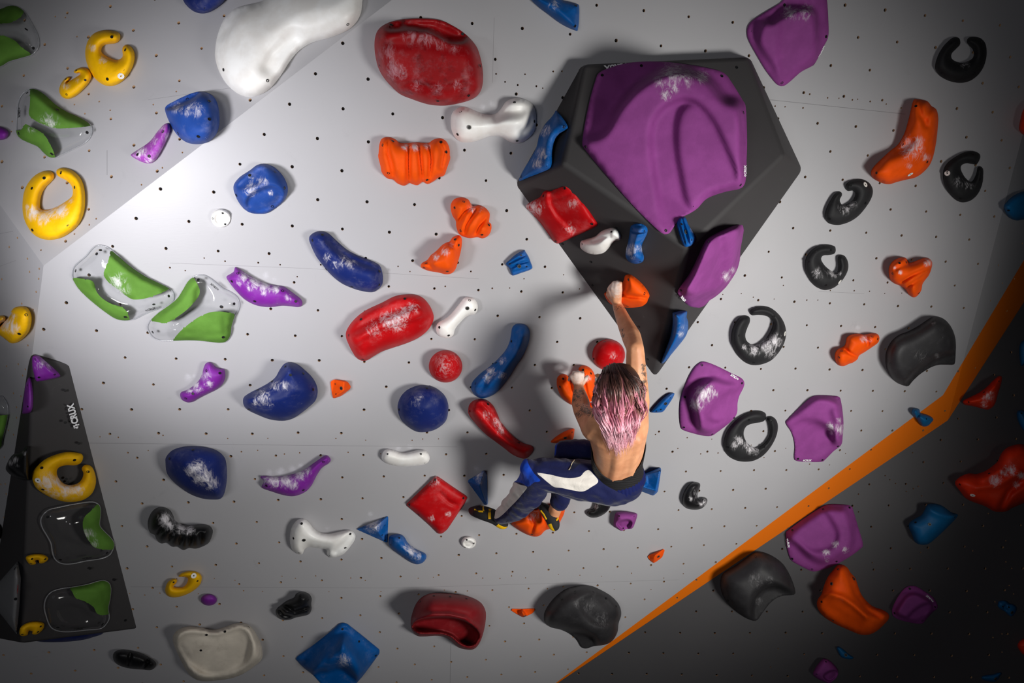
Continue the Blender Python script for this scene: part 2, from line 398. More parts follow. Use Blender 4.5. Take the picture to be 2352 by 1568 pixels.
gA, gB, gC, gD = MAIN.hit(74, 812, .02), MAIN.hit(157, 834, 0), MAIN.hit(314, 1444, 0), MAIN.hit(48, 1478, .26)
gE = MAIN.hit(72, 1442, .0)
gG = LEF.hit(-34, 1462, .0); gF = plane3(gA, gD, gG).hit(67, 826)
tall = volume('climbing_volume', 'tall tapering black volume standing along the left corner of the wall', [gA, gB, gC, gD, gE, gG, gF, MAIN.hit(74, 812, -.01)],
              [(0, 1, 2, 3), (0, 3, 5, 6), (3, 2, 4), (3, 4, 5), (7, 1, 0), (7, 0, 6)], .012)
TRI, TLE = plane3(gB, gC, gD), plane3(gA, gD, gG)
PL = dict(m=MAIN, u=UPL, l=LEF, r=RIG, w=LOW, f=VFR, e=VLE, d=VLL, q=VLR, t=TRI, s=TLE)
logo(tall, TRI, (176, 984), (161, 927), .003, M['wprint'])
logo(bigvol, VFR, (1446, 150), (1388, 157), .003, M['wprint'])
def vscrews(o, pl, pts):
    mi = o.matrix_world.inverted()
    for p in pts: place('screw', SCREW, o, mi @ pl.hit(*p), mi.to_3x3() @ pl.n)
vscrews(bigvol, VFR, [(1692, 155)])
vscrews(bigvol, VLL, [(1343, 421), (1415, 523), (1358, 601), (1293, 560), (1361, 655), (1468, 750), (1488, 825)])
vscrews(bigvol, VLR, [(1736, 475), (1686, 501), (1749, 430), (1735, 525), (1596, 725)])
vscrews(tall, TRI, [(150, 897), (150, 970), (181, 1018), (152, 1100), (207, 1305), (263, 1331), (288, 1424), (156, 1108)])

# ------------------------------------------------------------------ climbing holds
KEY = dict(a=(0, 0, .2551), b=(400, 0, .2551), c=(800, 0, .2551), d=(0, 350, .2551), e=(500, 350, .2551), f=(900, 400, .2551), g=(0, 700, .2551),
           h=(500, 700, .2551), i=(1000, 700, .2551), j=(0, 1050, .3303), k=(300, 1100, .2985), l=(800, 1100, .2985), m=(1150, 100, .2976), n=(1150, 400, .3061),
           o=(1650, 0, .3061), p=(1750, 400, .256), q=(1450, 700, .2976), r=(1950, 700, .2934), s=(1400, 1080, .3112), t=(1800, 1100, .2985), u=(1250, 620, .2806),
           v=(1050, 980, .2126), z=(0, 0, 1))
def pts(k, s):
    ox, oy, sc = KEY[k]; return [(ox+float(a)*sc, oy+float(b)*sc) for a, b in (t.split(',') for t in s.split())]
def smooth_closed(P, step, sharp=False):
    P = np.array(P); n = len(P); out = []
    for i in range(n):
        p0, p1, p2, p3 = P[i-1], P[i], P[(i+1) % n], P[(i+2) % n]
        L = np.hypot(*(p2-p1)); m = max(1, int(L/step+.5))
        for q in range(m):
            t = q/m
            if sharp: out.append(p1+(p2-p1)*t)
            else:
                c = .5*((2*p1)+(p2-p0)*t+(2*p0-5*p1+4*p2-p3)*t*t+(3*p1-p0-3*p2+p3)*t**3); out.append(c)
    return np.array(out)
def round_poly(P, r):
    out = []; n = len(P)
    for i in range(n):
        a, b, c = (np.array(P[(i+k) % n], float) for k in (-1, 0, 1)); la, lc = np.hypot(*(a-b)), np.hypot(*(c-b)); q = min(r, la*.4, lc*.4)
        s, e = b+(a-b)/la*q, b+(c-b)/lc*q
        for t in (0, .33, .67, 1): out.append((1-t)**2*s+2*t*(1-t)*b+t*t*e)
    return out
def sstep(x): x = np.clip(x, 0, 1); return x*x*(3-2*x)
HOLDS = []
def hold(mat, label, plk, key, outline, Hh, R=None, feats=(), chalk=(), scr=None, rim=.006, sharp=False, it=2, name='climbing_hold', group=None, logos=(), stick=(), bolts=(), panels=None, pw=2.0, facet=None, lump=0, nscr=4, fine=1.0):
    pl = PL[plk]; sc = KEY[key][2]; P = pts(key, outline)
    area = abs(sum(P[i-1][0]*P[i][1]-P[i][0]*P[i-1][1] for i in range(len(P))))/2
    step = min(6.5, max(1.5, math.sqrt(area)/30))*fine
    B = smooth_closed(round_poly(P, 9 if area > 9000 else 4) if sharp else P, step, sharp)
    lo, hi = B.min(0), B.max(0)
    gx, gy = np.meshgrid(np.arange(lo[0], hi[0], step), np.arange(lo[1], hi[1], step*.87))
    gx = gx+(np.arange(gx.shape[0]) % 2)[:, None]*step/2
    G = np.stack([gx.ravel(), gy.ravel()], 1)
    G = G[inpoly(G, B)]
    if len(G): G = G[segdist(G, B) > step*.55]
    nb = len(B); allp = np.concatenate([B, G]) if len(G) else B
    ex = []
    extra = []
    if panels:                                   # region boundaries become mesh edges so the panel edge stays crisp
        for pn in panels:
            q = smooth_closed(pts(key, pn), step); q = q[inpoly(q, B)]; q = q[segdist(q, B) > step*.45] if len(q) else q
            extra.append(q)
        ee = np.concatenate([x for x in extra if len(x)]); 
        dd = np.array([np.min(np.hypot(*(ee-p).T)) for p in G]); G = G[dd > step*.5]; allp = np.concatenate([B, G, ee])
    co, ed, fa, ov, oe, of = delaunay_2d_cdt([V(p) for p in allp], [(i, (i+1) % nb) for i in range(nb)], [], 0, 1e-5)
    co = np.array([tuple(c) for c in co]); fa = [tuple(f) for f in fa if len(f) == 3]
    fa = np.array(fa); fa = fa[inpoly(co[fa].mean(1), B)]
    d = segdist(co, B); bd = d < 1e-3; cen = B.mean(0)
    z = (pl.hit(*cen)-CAM).length; mpp = pl.hit(*cen).y/FPX
    dm = d*mpp; R = R or Hh
    h = rim+(Hh-rim)*(1-(1-np.clip(dm/R, 0, 1))**pw)**(1/pw)
    if facet:                                    # faceted hold: heights from planes through listed ridge points
        fp = [(pts(key, '%g,%g' % (x, y))[0], hh) for x, y, hh in facet]; h = np.full(len(co), 9.)
        h = rim+np.zeros(len(co)); X = np.array([p for p, _ in fp]+[tuple(b) for b in P]); Z = np.array([q for _, q in fp]+[rim]*len(P))
        c2, _, f2, o2, _, _ = delaunay_2d_cdt([V(x) for x in X], [(len(fp)+i, len(fp)+(i+1) % len(P)) for i in range(len(P))]+[(i, i+1) for i in range(len(fp)-1)], [], 0, 1e-5)
        zz = np.zeros(len(c2))
        for i, l in enumerate(o2): zz[i] = Z[l[0]] if l else rim
        c2 = np.array([tuple(c) for c in c2])
        for f in f2:
            A, Bq, C = c2[list(f)]; T = np.array([Bq-A, C-A]).T
            if abs(np.linalg.det(T)) < 1e-9: continue
            w = np.linalg.solve(T, (co-A).T); ok = (w[0] >= -1e-3) & (w[1] >= -1e-3) & (w[0]+w[1] <= 1.001)
            h[ok] = (zz[f[0]]+w[0]*(zz[f[1]]-zz[f[0]])+w[1]*(zz[f[2]]-zz[f[0]]))[ok]
    for f in feats:
        if f[0] == 'R':                          # rounded ridge (+) or groove (-) along a line
            dd = segdist(co, pts(key, f[1]), False); h = h+f[3]*np.exp(-(dd/(f[2]*sc))**2)*np.clip(dm/.02, 0, 1)
        else:                                    # plateau (+) or scoop (-) inside a region, with a soft edge
            poly = smooth_closed(pts(key, f[1]), step); s = segdist(co, poly)*np.where(inpoly(co, poly), 1, -1)
            add = f[3]*sstep(s/(f[2]*sc)+.5)*(1 if len(f) < 5 else np.clip(dm/.01, 0, 1))
            if len(f) > 5:                       # the plateau sinks evenly from one point towards another
                a_, b_ = (np.array(c_) for c_ in pts(key, f[5])); v_ = b_-a_; add = add*np.clip(1-((co-a_)@v_)/(v_@v_), 0, 1)
            h = h+add
    if lump:
        h = h+lump*np.array([mnoise.noise(V((x*mpp*14, y*mpp*14, cen[0]))) for x, y in co])*np.clip(dm/.03, 0, 1)
    h = np.maximum(h, .004); h[bd] = rim
    E = np.unique(np.sort(np.concatenate([fa[:, [0, 1]], fa[:, [1, 2]], fa[:, [2, 0]]]), 1), axis=0)
    deg = np.zeros(len(co)); np.add.at(deg, E[:, 0], 1); np.add.at(deg, E[:, 1], 1)
    for _ in range(it):
        a = np.zeros(len(co)); np.add.at(a, E[:, 0], h[E[:, 1]]); np.add.at(a, E[:, 1], h[E[:, 0]])
        h = np.where(bd, h, .5*h+.5*a/np.maximum(deg, 1))
    org = pl.hit(*cen); o2 = V(pl.to2(org))
    def loc(p, hh):
        q = pl.hit(p[0], p[1], hh); t = pl.to2(q); return V((t[0]-o2.x, t[1]-o2.y, hh))
    top = [loc(p, float(x)) for p, x in zip(co, h)]
    A = co[fa]; fl = ((A[:, 1]-A[:, 0])[:, 0]*(A[:, 2]-A[:, 0])[:, 1]-(A[:, 1]-A[:, 0])[:, 1]*(A[:, 2]-A[:, 0])[:, 0]) > 0
    fa[fl] = fa[fl][:, ::-1]
    tris = [tuple(map(int, f)) for f in fa]
    nv = len(top); ring = []
    for i in range(nb):
        for j, l in enumerate(ov):
            if i in l: ring.append(j); break
    base = [loc(co[j], -.002) for j in ring]
    side = [(ring[i], ring[(i+1) % nb], nv+(i+1) % nb, nv+i) for i in range(nb)]
    a2 = sum(co[ring[i-1]][0]*co[ring[i]][1]-co[ring[i]][0]*co[ring[i-1]][1] for i in range(nb))
    if a2 < 0: side = [s[::-1] for s in side]
    ch = np.zeros(nv+nb)
    for cx, cy, r, s in chalk:
        c0 = np.array(pts(key, '%g,%g' % (cx, cy))[0]); ch[:nv] = np.maximum(ch[:nv], s*np.exp(-(np.hypot(*(co-c0).T)/(r*sc))**2))
    mat = M[mat]
    o = bpy.data.objects.new(name, None); COL.objects.link(o); o.empty_display_size = .05; o.matrix_world = pl.mat(org)
    if not panels:
        b = newobj('body', top+base, tris+side, mat, o); attr(b.data, 'chalk', ch)
    else:
        cc = co[fa].mean(1); sel = np.zeros(len(fa), bool); sub = []
        for pn in panels:
            m = inpoly(cc, smooth_closed(pts(key, pn), step)) & ~sel; sel |= m; sub.append(m)
        sidec = np.array([co[[s[0], s[1], s[0]]].mean(0) if s[0] < nv and s[1] < nv else co[[i for i in s if i < nv]].mean(0) for s in side])
        b = newobj('shell', top+base, [t for t, m in zip(tris, sel) if not m]+side, mat, o); attr(b.data, 'chalk', ch*0)
        b['label'] = 'clear see-through shell'
        rv, rf = [], []; rp = [loc(co[j], rim*.8) for j in ring]
        for i, c_ in enumerate(rp):
            tg = (rp[(i+1) % nb]-rp[i-1]).normalized(); sx = tg.cross(V((0, 0, 1))); rv += [c_+sx*(.0026*math.cos(w_*math.pi/3))+V((0, 0, .0026*math.sin(w_*math.pi/3))) for w_ in range(6)]
        for i in range(nb):
            k2 = (i+1) % nb; rf += [(i*6+w_, i*6+(w_+1) % 6, k2*6+(w_+1) % 6, k2*6+w_) for w_ in range(6)]
        newobj('rim', rv, rf, M['rimclear'], o)
    tag(o, label, 'climbing hold', group)
    if panels:
        for m in sub:
            idx = sorted({i for t, k in zip(tris, m) if k for i in t}); mp = {j: i for i, j in enumerate(idx)}
            g = newobj('grip_panel', [top[i]+V((0, 0, .0012)) for i in idx], [tuple(mp[i] for i in t) for t, k in zip(tris, m) if k], M['green'], o)
            attr(g.data, 'chalk', ch[idx]); g['label'] = 'green textured grip panel'
    kd = kdtree.KDTree(len(co))
    for i, c in enumerate(co): kd.insert((c[0], c[1], 0), i)
    kd.balance()
    nrm = np.zeros((nv, 3)); Tn = np.array([tuple(t) for t in top])
    fn = np.cross(Tn[fa[:, 1]]-Tn[fa[:, 0]], Tn[fa[:, 2]]-Tn[fa[:, 0]])
    for q in range(3): np.add.at(nrm, fa[:, q], fn)
    def surf(x, y):
        _, i, _ = kd.find((x, y, 0)); n = V(nrm[i]).normalized()
        hh = h[i]; return loc((x, y), float(hh)), n, float(hh)
    if scr is None:                              # fixing screws near the rim, evenly spread
        q = np.where((d > 7) & (d < 12))[0] if area > 3500 else np.where((d > 3.2) & (d < 6))[0]; ss = []
        if len(q):
            far = [q[np.argmax(np.hypot(*(co[q]-cen).T))]]
            while len(far) < nscr:
                dd = np.min([np.hypot(*(co[q]-co[f]).T) for f in far], 0); far.append(q[np.argmax(dd)])
            ss = [tuple(co[f]) for f in far]
    else: ss = pts(key, scr) if scr else []
    for x, y in ss:
        P3, n, _ = surf(x, y); s = place('screw', SCREW, o, P3, n)
        if area < 3500: s.scale = (.72, .72, .8)
    for x, y in (pts(key, bolts) if bolts else []):
        P3, n, _ = surf(x, y); place('bolt', BOLT, o, P3, n)
    for x, y in (pts(key, stick) if stick else []):
        P3, n, _ = surf(x, y); place('sticker', STICK, o, P3, n)
    for a, b, m in logos:
        hh = max(surf(*a)[2], surf(*b)[2], surf((a[0]+b[0])/2, (a[1]+b[1])/2)[2]); logo(o, pl, a, b, hh+.0012, M[m])
    HOLDS.append(o); return o
def blob(cx, cy, rx, ry, n=14, rot=0):
    c, s = math.cos(rot), math.sin(rot); out = []
    for i in range(n):
        a = i*2*math.pi/n; x, y = rx*math.cos(a), ry*math.sin(a); out.append('%.1f,%.1f' % (cx+c*x-s*y, cy+s*x+c*y))
    return ' '.join(out)
G1 = 'clear and green shell holds'
hold('clear', 'clear plastic hold with green panels cut off by the top left corner of the frame', 'u', 'a', '-200,150 0,85 80,55 140,55 190,80 230,120 290,220 335,310 350,390 330,450 280,495 180,525 80,555 0,600 -200,650 -320,400', .06, .09,
     [('S', '-150,240 60,230 180,230 250,330 200,400 60,320 -150,310', 70, .03)], panels=['-260,130 0,84 80,50 140,50 192,78 216,108 180,160 100,205 0,211 -200,220', '-260,330 0,318 70,335 140,370 200,430 286,497 180,530 80,560 0,610 -220,670'], scr='300,433 236,265', group=G1)
hold('clear', 'clear plastic hold with two green panels left of the small yellow ring', 'u', 'a', '280,802 330,808 400,850 500,940 600,1005 700,1050 780,1095 820,1135 826,1190 800,1250 740,1300 650,1345 570,1385 500,1418 440,1412 390,1370 340,1320 260,1285 190,1250 152,1200 147,1120 152,1020 165,920 185,870 225,825', .065, .08,
     [('S', '260,1040 310,1090 420,1130 600,1160 640,1220 500,1230 380,1180 260,1120', 70, -.025), ('R', '300,860 420,960 600,1090 740,1130', 25, .012)], [(420, 1080, 60, .5), (470, 1100, 60, .5), (290, 1160, 40, .4)],
     '245,837 783,1192 170,1200 465,1384 517,987', group=G1, logos=[((44, 247), (44, 270), 'ink')],
     panels=['276,795 330,803 400,845 500,935 600,1000 700,1045 785,1090 815,1130 740,1145 600,1155 500,1155 400,1125 310,1080 262,1030 270,950 274,870', '230,1118 300,1150 370,1190 420,1240 460,1310 490,1380 499,1425 435,1420 385,1375 335,1325 255,1290 185,1255 145,1205 140,1180 180,1172 210,1150'])
hold('clear', 'largest clear and green hold in the middle of the left side, below the yellow ring', 'm', 'd', '900,836 960,850 1010,885 1080,945 1180,1030 1300,1110 1420,1170 1510,1215 1550,1250 1566,1300 1550,1345 1500,1385 1400,1415 1300,1455 1220,1495 1170,1508 1100,1510 1030,1490 940,1430 850,1360 770,1290 700,1215 655,1135 650,1080 665,1030 710,985 770,935 820,875 860,843', .075, .09,
     [('S', '850,1140 940,1120 1060,1240 1200,1330 1180,1400 1060,1380 930,1300 860,1230', 60, -.035), ('R', '1010,950 1100,1030 1280,1150 1440,1220', 28, .012), ('R', '700,1150 830,1260 960,1370 1100,1450', 22, -.012)], [(1060, 1170, 80, .55), (1100, 1240, 60, .6)],
     '905,880 872,913 683,1065 1518,1292 1128,1480 1385,1366', group=G1, logos=[((334, 713.5), (357.5, 707), 'ink')],
     panels=['1003,878 1085,940 1185,1025 1305,1105 1425,1165 1520,1220 1460,1260 1380,1290 1300,1315 1200,1322 1130,1285 1060,1230 990,1180 935,1105 950,1040 980,960', '646,1132 740,1135 820,1150 850,1180 870,1250 920,1310 1000,1360 1090,1390 1140,1430 1167,1514 1100,1518 1025,1496 935,1436 845,1366 765,1296 694,1220'])
hold('clear', 'clear hold with two green panels just left of the purple fish-shaped hold', 'm', 'z', '442.6,636.5 456.6,631.4 472,633.2 489.8,644.6 510,661 530.6,671.4 544.6,682.9 550,699.5 546,715 539.5,725 532,748.5 529.3,769 520.4,783 505,786.7 479.6,784.2 454,781.6 428.6,781 398,782 370,782 352,775.3 341.8,762.5 338,749.7 344.4,735.7 348,732.7 364.8,717.4 390.3,699.5 408,684 421,663.8 431,647.2', .07, .08,
     [('S', '452,660 470,660 480,690 440,735 400,752 395,740 440,712', 16, -.03), ('R', '435,665 420,690 380,722', 5, .012), ('R', '425,762 460,770 515,768', 5, -.012), ('R', '515,728 517,765', 4, -.008)], [], '455.6,642.6 537.5,697.5 351,762.5 512.7,774 508,704', group=G1,
     logos=[((502.5, 666), (483.4, 651), 'ink')], panels=['442.6,634 430,646 420,663 407,683.5 389,699 364,717 346,733 365,740 385,740 408,727 435,706 455,682 459,668 455,655', '541,723 533.5,748.5 531,769 521,785 505,789 480,786 454,784 428.6,783 397,784 410,765 432,745 458,727 482,717 505,715 525,718'])
hold('clear', 'clear and green shell peeking in at the left edge beside the tall black volume', 'l', 'g', '-150,850 0,820 40,850 65,900 72,960 70,1000 50,1100 20,1220 0,1290 -150,1350 -200,1000', .05, .06, panels=['-260,990 0,995 80,995 58,1100 26,1225 0,1300 -150,1370 -260,1200'], scr='', group=G1)
hold('clear', 'clear shell with one green panel on the tall black volume, below the yellow ring', 't', 'j', '625,310 670,318 695,345 698,400 692,470 720,510 770,560 793,600 785,640 760,680 700,705 600,720 500,740 430,738 385,710 365,660 355,600 330,550 295,490 283,440 300,400 340,365 420,345 520,325', .06, .09,
     [('S', '560,420 590,440 620,560 660,620 560,600 480,560 470,460', 60, .02), ('R', '340,440 430,560 520,680 420,690 430,560', 18, -.008)], [(610, 540, 45, .6), (650, 600, 30, .6)], '333,414 668,348 744,663 420,710', group=G1, logos=[((189, 1282.5), (211, 1280), 'ink')],
     panels=['683,318 703,345 700,400 697,470 724,507 774,557 798,600 790,639 670,630 620,585 585,520 575,460 590,410 640,365'])
hold('clear', 'lowest clear shell with one green panel, near the foot of the tall black volume', 't', 'j', '500,903 600,885 680,862 720,857 755,872 770,910 765,980 752,1050 760,1110 745,1150 700,1190 600,1200 480,1212 400,1205 350,1175 320,1100 308,1040 320,980 360,935 430,912', .055, .08,
     [('S', '470,1030 560,1040 650,1120 560,1150 440,1140 400,1060', 40, -.02), ('R', '560,920 680,930 720,1060', 22, .008)], [], '372,970 730,890 713,1160 403,1181', group=G1, logos=[((169, 1444.5), (191, 1442.5), 'ink')],
     panels=['495,900 600,880 680,857 722,852 760,868 775,910 770,980 757,1084 680,1088 650,1040 590,1000 530,980 505,940'])
hold('smoke', 'smoky grey translucent plate on the shaded side of the tall black volume', 's', 'z', '41,1288 48,1327 45,1388 39,1457 0,1408 -25,1375 -20,1355 0,1334', .05, .04, sharp=True, scr='35,1305 36,1375', logos=[((39.5, 1363), (41.5, 1343), 'rprint')], group='smoky plates')

GY = 'yellow ring holds'; GB = 'black ring holds'
hold('yellow', 'yellow open ring hold high on the left with a white sticker at its base', 'u', 'a', '1083,330 1075,300 1040,280 970,270 900,278 840,305 795,360 772,430 768,500 785,580 820,660 880,730 950,770 1020,772 1090,740 1150,680 1195,600 1213,520 1205,460 1175,415 1140,402 1112,415 1100,445 1105,500 1090,525 1050,540 1000,525 950,500 915,470 918,430 945,405 990,395 1040,390 1075,365', .055, .05,
     chalk=[(930, 540, 40, .6), (830, 430, 35, .5)], scr='1007,333 1128,450 1125,637 967,712', stick='1088,685', name='ring_hold', group=GY)
hold('yellow', 'small yellow hooked hold touching the lower left of a yellow ring', 'u', 'a', '665,650 680,625 735,606 790,620 822,660 820,705 790,760 740,815 680,865 620,890 570,880 540,845 533,800 548,755 580,710 610,690 630,695 628,715 600,742 640,720 690,690 720,670 715,655 690,662', .045, .04, chalk=[(590, 770, 40, .5), (690, 720, 30, .4)], scr='686,636 592,713 767,721 601,850', name='ring_hold', group=GY)
hold('yellow', 'large yellow ring hold with chalky lower lip on the far left', 'u', 'd', '507,185 510,160 535,142 580,138 640,155 700,200 740,260 762,340 768,430 760,520 735,600 690,670 620,730 540,772 450,788 370,775 300,735 250,670 215,590 202,500 208,400 225,330 260,265 310,210 370,175 430,163 470,175 487,205 480,240 450,275 410,315 380,365 365,420 362,470 370,510 420,515 480,500 560,460 620,420 650,390 655,340 640,295 600,255 550,228 520,210', .055, .06,
     chalk=[(300, 540, 60, .9), (390, 580, 60, .95), (540, 520, 60, .95), (460, 540, 50, .9), (250, 490, 25, .6), (630, 430, 25, .7)], scr='398,231 549,183 288,323 672,314 617,661 290,698', name='ring_hold', group=GY)
hold('yellow', 'yellow hook hold at the left edge with chalk in its crook', 'l', 'g', '50,112 25,95 -20,105 -60,140 -80,200 -60,260 0,275 50,310 100,345 160,335 220,290 265,230 285,150 280,80 245,25 190,12 130,25 100,60 105,75 70,120 30,165 0,190 10,165 45,140', .06, .06, chalk=[(60, 170, 60, .9), (120, 210, 50, .8), (120, 100, 30, .6)], scr='235,90 173,260 50,305 20,140', name='ring_hold', group=GY)
hold('yellow', 'yellow ring hold fixed on the tall black volume', 't', 'j', '577,10 560,40 520,55 460,55 410,70 395,100 405,140 440,180 490,192 540,180 570,150 580,110 568,80 585,55 615,52 645,75 665,130 665,190 640,250 590,290 530,308 450,308 370,285 300,250 250,210 225,150 228,100 270,50 320,10 390,-20 470,-38 550,-30 575,-15', .06, .06,
     chalk=[(330, 180, 60, .8), (400, 170, 40, .8), (470, 220, 60, .9), (540, 225, 40, .9), (380, 250, 40, .6)], scr='291,73 518,18 613,100 298,223', stick='264,160', name='ring_hold', group=GY)
hold('yellow', 'tiny yellow half ring on the tall black volume between two clear shells', 't', 'j', '180,705 190,685 240,672 300,675 333,695 330,715 300,735 275,735 268,715 245,718 250,735 240,745 205,742', .035, .03, scr='222,706 314,707 215,738', name='ring_hold', group=GY)
hold('yellow', 'small yellow half ring at the bottom corner of the tall black volume', 't', 'j', '135,1215 145,1180 190,1150 250,1140 300,1150 307,1175 290,1205 255,1230 225,1228 225,1210 200,1205 190,1235 160,1242 140,1235', .035, .03, scr='282,1175 155,1230 264,1212', name='ring_hold', group=GY)
hold('yellow', 'yellow open ring with a white sticker near the bottom, beside a purple egg hold', 'm', 'k', '370,750 390,725 440,708 500,710 540,735 547,770 530,815 480,860 410,895 340,910 290,900 268,870 268,835 285,795 315,770 345,765 358,780 350,800 330,825 370,832 410,825 435,795 440,765 415,752', .05, .04, scr='404,750 331,792 515,783', stick='486,743', name='ring_hold', group=GY)
hold('black', 'black open ring high in the dark top right corner', 'm', 'o', '1815,310 1805,285 1775,278 1740,295 1690,345 1650,410 1628,480 1632,530 1670,575 1740,610 1820,622 1890,605 1950,560 1990,500 2010,430 2012,370 2000,320 1965,285 1910,275 1875,285 1863,315 1880,340 1910,375 1915,420 1890,450 1830,470 1780,460 1750,435 1752,400 1790,360 1812,335', .06, .06, chalk=[(1850, 475, 40, .35)], name='ring_hold', group=GB)
hold('black', 'black ring with a white sticker right of the long orange hold', 'm', 'o', '1965,1180 1955,1150 1910,1133 1850,1140 1780,1175 1720,1220 1690,1270 1685,1330 1700,1400 1740,1460 1790,1505 1840,1518 1900,1500 1950,1450 1980,1380 1988,1310 1985,1265 1965,1247 1945,1255 1935,1300 1915,1345 1895,1362 1870,1350 1840,1315 1820,1270 1825,1240 1860,1225 1900,1230 1940,1230', .055, .055, chalk=[(1800, 1370, 40, .4), (1880, 1390, 40, .35)], stick='1718,1299', name='ring_hold', group=GB)
hold('black', 'tilted black hook with a white sticker below the long orange hold', 'm', 'p', '750,120 755,90 790,60 850,45 910,48 960,75 990,120 995,170 975,230 930,300 870,370 800,420 720,450 660,455 600,440 570,400 563,360 580,300 610,240 650,180 690,155 715,165 718,190 700,225 705,255 730,278 770,262 810,235 835,195 835,165 815,147 770,150', .05, .05, chalk=[(800, 270, 45, .5), (740, 310, 50, .5)], stick='928,93', scr='690,200 795,100 605,400 930,260', name='ring_hold', group=GB)
hold('black', 'black hook with a small sticker at its base, right of the big volume', 'm', 'p', '660,660 650,645 600,632 540,635 480,655 430,695 395,750 385,810 395,880 430,950 480,1005 540,1035 590,1037 650,1015 710,965 755,900 775,840 770,780 745,735 710,723 685,740 680,780 685,830 675,865 655,880 620,865 570,825 535,775 535,745 555,728 600,725 645,715 662,690', .055, .055, chalk=[(640, 880, 45, .7), (500, 890, 50, .5), (690, 890, 25, .5)], stick='698,965', scr='620,680 740,760 418,784 575,995', name='ring_hold', group=GB)
hold('black', 'largest black ring, chalked inside its lower lip, below the big volume on the right', 'm', 'q', '915,60 920,40 960,18 1020,10 1080,25 1140,75 1180,140 1195,210 1185,280 1150,350 1090,420 1020,455 950,465 890,450 830,400 785,330 770,260 778,190 805,130 845,90 885,82 912,95 915,130 895,180 880,230 890,275 930,305 980,300 1030,265 1070,210 1092,150 1085,115 1040,85 980,78 930,80', .06, .06,
     chalk=[(950, 340, 45, .8), (1040, 320, 60, .8), (1110, 280, 50, .7), (870, 325, 20, .8), (1085, 370, 40, .5)], stick='1185,222', scr='832,236 1103,88 945,448', name='ring_hold', group=GB)
hold('black', 'black ring squeezed between two purple macros on the right', 'm', 'q', '1040,860 1035,835 1000,818 940,818 870,845 800,895 740,970 712,1050 715,1110 750,1165 810,1200 880,1210 950,1200 1020,1160 1080,1090 1120,1010 1132,940 1120,890 1090,862 1060,862 1045,885 1060,930 1068,985 1055,1030 1010,1080 960,1100 910,1080 875,1030 868,980 890,935 940,915 1000,905 1030,890', .055, .06,
     chalk=[(830, 1050, 35, .8), (800, 1085, 30, .6), (930, 1110, 40, .85), (890, 1080, 35, .7), (960, 1125, 30, .6)], scr='908,886 1090,900 1025,1095 750,1098', name='ring_hold', group=GB)
hold('gloss', 'small glossy black comma hold right of the climber', 'm', 's', '670,110 660,92 625,86 590,100 555,145 536,200 540,245 570,280 620,290 670,285 705,260 722,225 715,205 695,198 678,205 672,225 655,215 650,185 660,150', .06, .05, chalk=[(600, 210, 18, .7), (685, 235, 30, .8), (640, 180, 40, .3)], scr='627,282 570,180', name='ring_hold', group=GB)
hold('gloss', 'black hook hold showing beneath the climber hips', 'm', 'v', '1400,935 1410,910 1440,890 1470,880 1490,820 1500,780 1520,720 1620,720 1665,770 1665,830 1640,890 1590,940 1520,975 1450,980 1410,960', .05, .05, chalk=[(1500, 850, 40, .5)], scr='1470,935', name='ring_hold', group=GB)

GN = 'navy slopers'
hold('navy', 'navy sloper cut off by the top edge of the frame', 'u', 'a', '1600,-120 1650,5 1690,60 1750,105 1820,122 1890,108 1960,65 2025,0 2060,-120 1830,-180', .09, .1, scr='1850,75', name='sloper_hold', group=GN)
hold('royal', 'dark blue bucket hold with an open slot along its upper left edge', 'u', 'a', '1485,985 1500,950 1560,915 1650,870 1740,835 1810,825 1880,840 1935,885 1965,960 1978,1060 1970,1150 1935,1225 1870,1280 1780,1298 1690,1285 1620,1240 1570,1180 1530,1110 1500,1040', .12, .07, [('S', '1490,975 1500,955 1560,920 1650,876 1740,840 1800,836 1740,890 1640,938 1560,970 1510,984', 10, -.13)],
     [(1760, 980, 70, .6), (1600, 970, 60, .5), (1700, 1000, 50, .5)], '1687,893 1885,910 1884,1073 1785,1228 1605,1200', name='sloper_hold', group=GN)
hold('royal', 'dark blue faceted boulder hold with two shallow dishes, near the white disc on the left', 'm', 'e', '142,330 150,280 200,220 290,160 350,115 400,103 460,110 520,140 580,200 615,260 632,320 625,380 590,440 530,495 450,545 380,553 300,545 240,510 190,450 160,390', .11, .09,
     [('S', '260,450 290,390 370,340 470,310 540,330 580,380 570,430 510,490 420,530 330,535 275,500', 45, -.04), ('S', '180,300 280,200 390,140 420,200 380,270 280,310 210,330', 50, -.03)], [(300, 330, 60, .6), (400, 270, 50, .5), (470, 365, 25, .8), (300, 230, 40, .4)], '289,206 515,177 602,320 490,485 240,503 167,386', name='sloper_hold', group=GN)
hold('navy', 'navy banana-shaped sloper slanting down to the right in the upper middle', 'm', 'e', '822,780 840,740 890,712 950,710 1000,730 1050,775 1110,830 1180,885 1270,930 1350,960 1420,990 1460,1020 1480,1070 1488,1130 1480,1190 1440,1235 1390,1258 1310,1250 1220,1225 1120,1180 1030,1110 950,1020 890,940 850,860', .1, .1, [('R', '1020,790 1150,915 1300,985 1420,1020', 40, -.025)],
     [(990, 950, 40, .5), (1120, 980, 60, .5), (1200, 1000, 50, .5), (1060, 1010, 40, .5)], '943,742 853,790 1458,1070 1455,1190 1208,1210 978,1050', name='sloper_hold', group=GN)
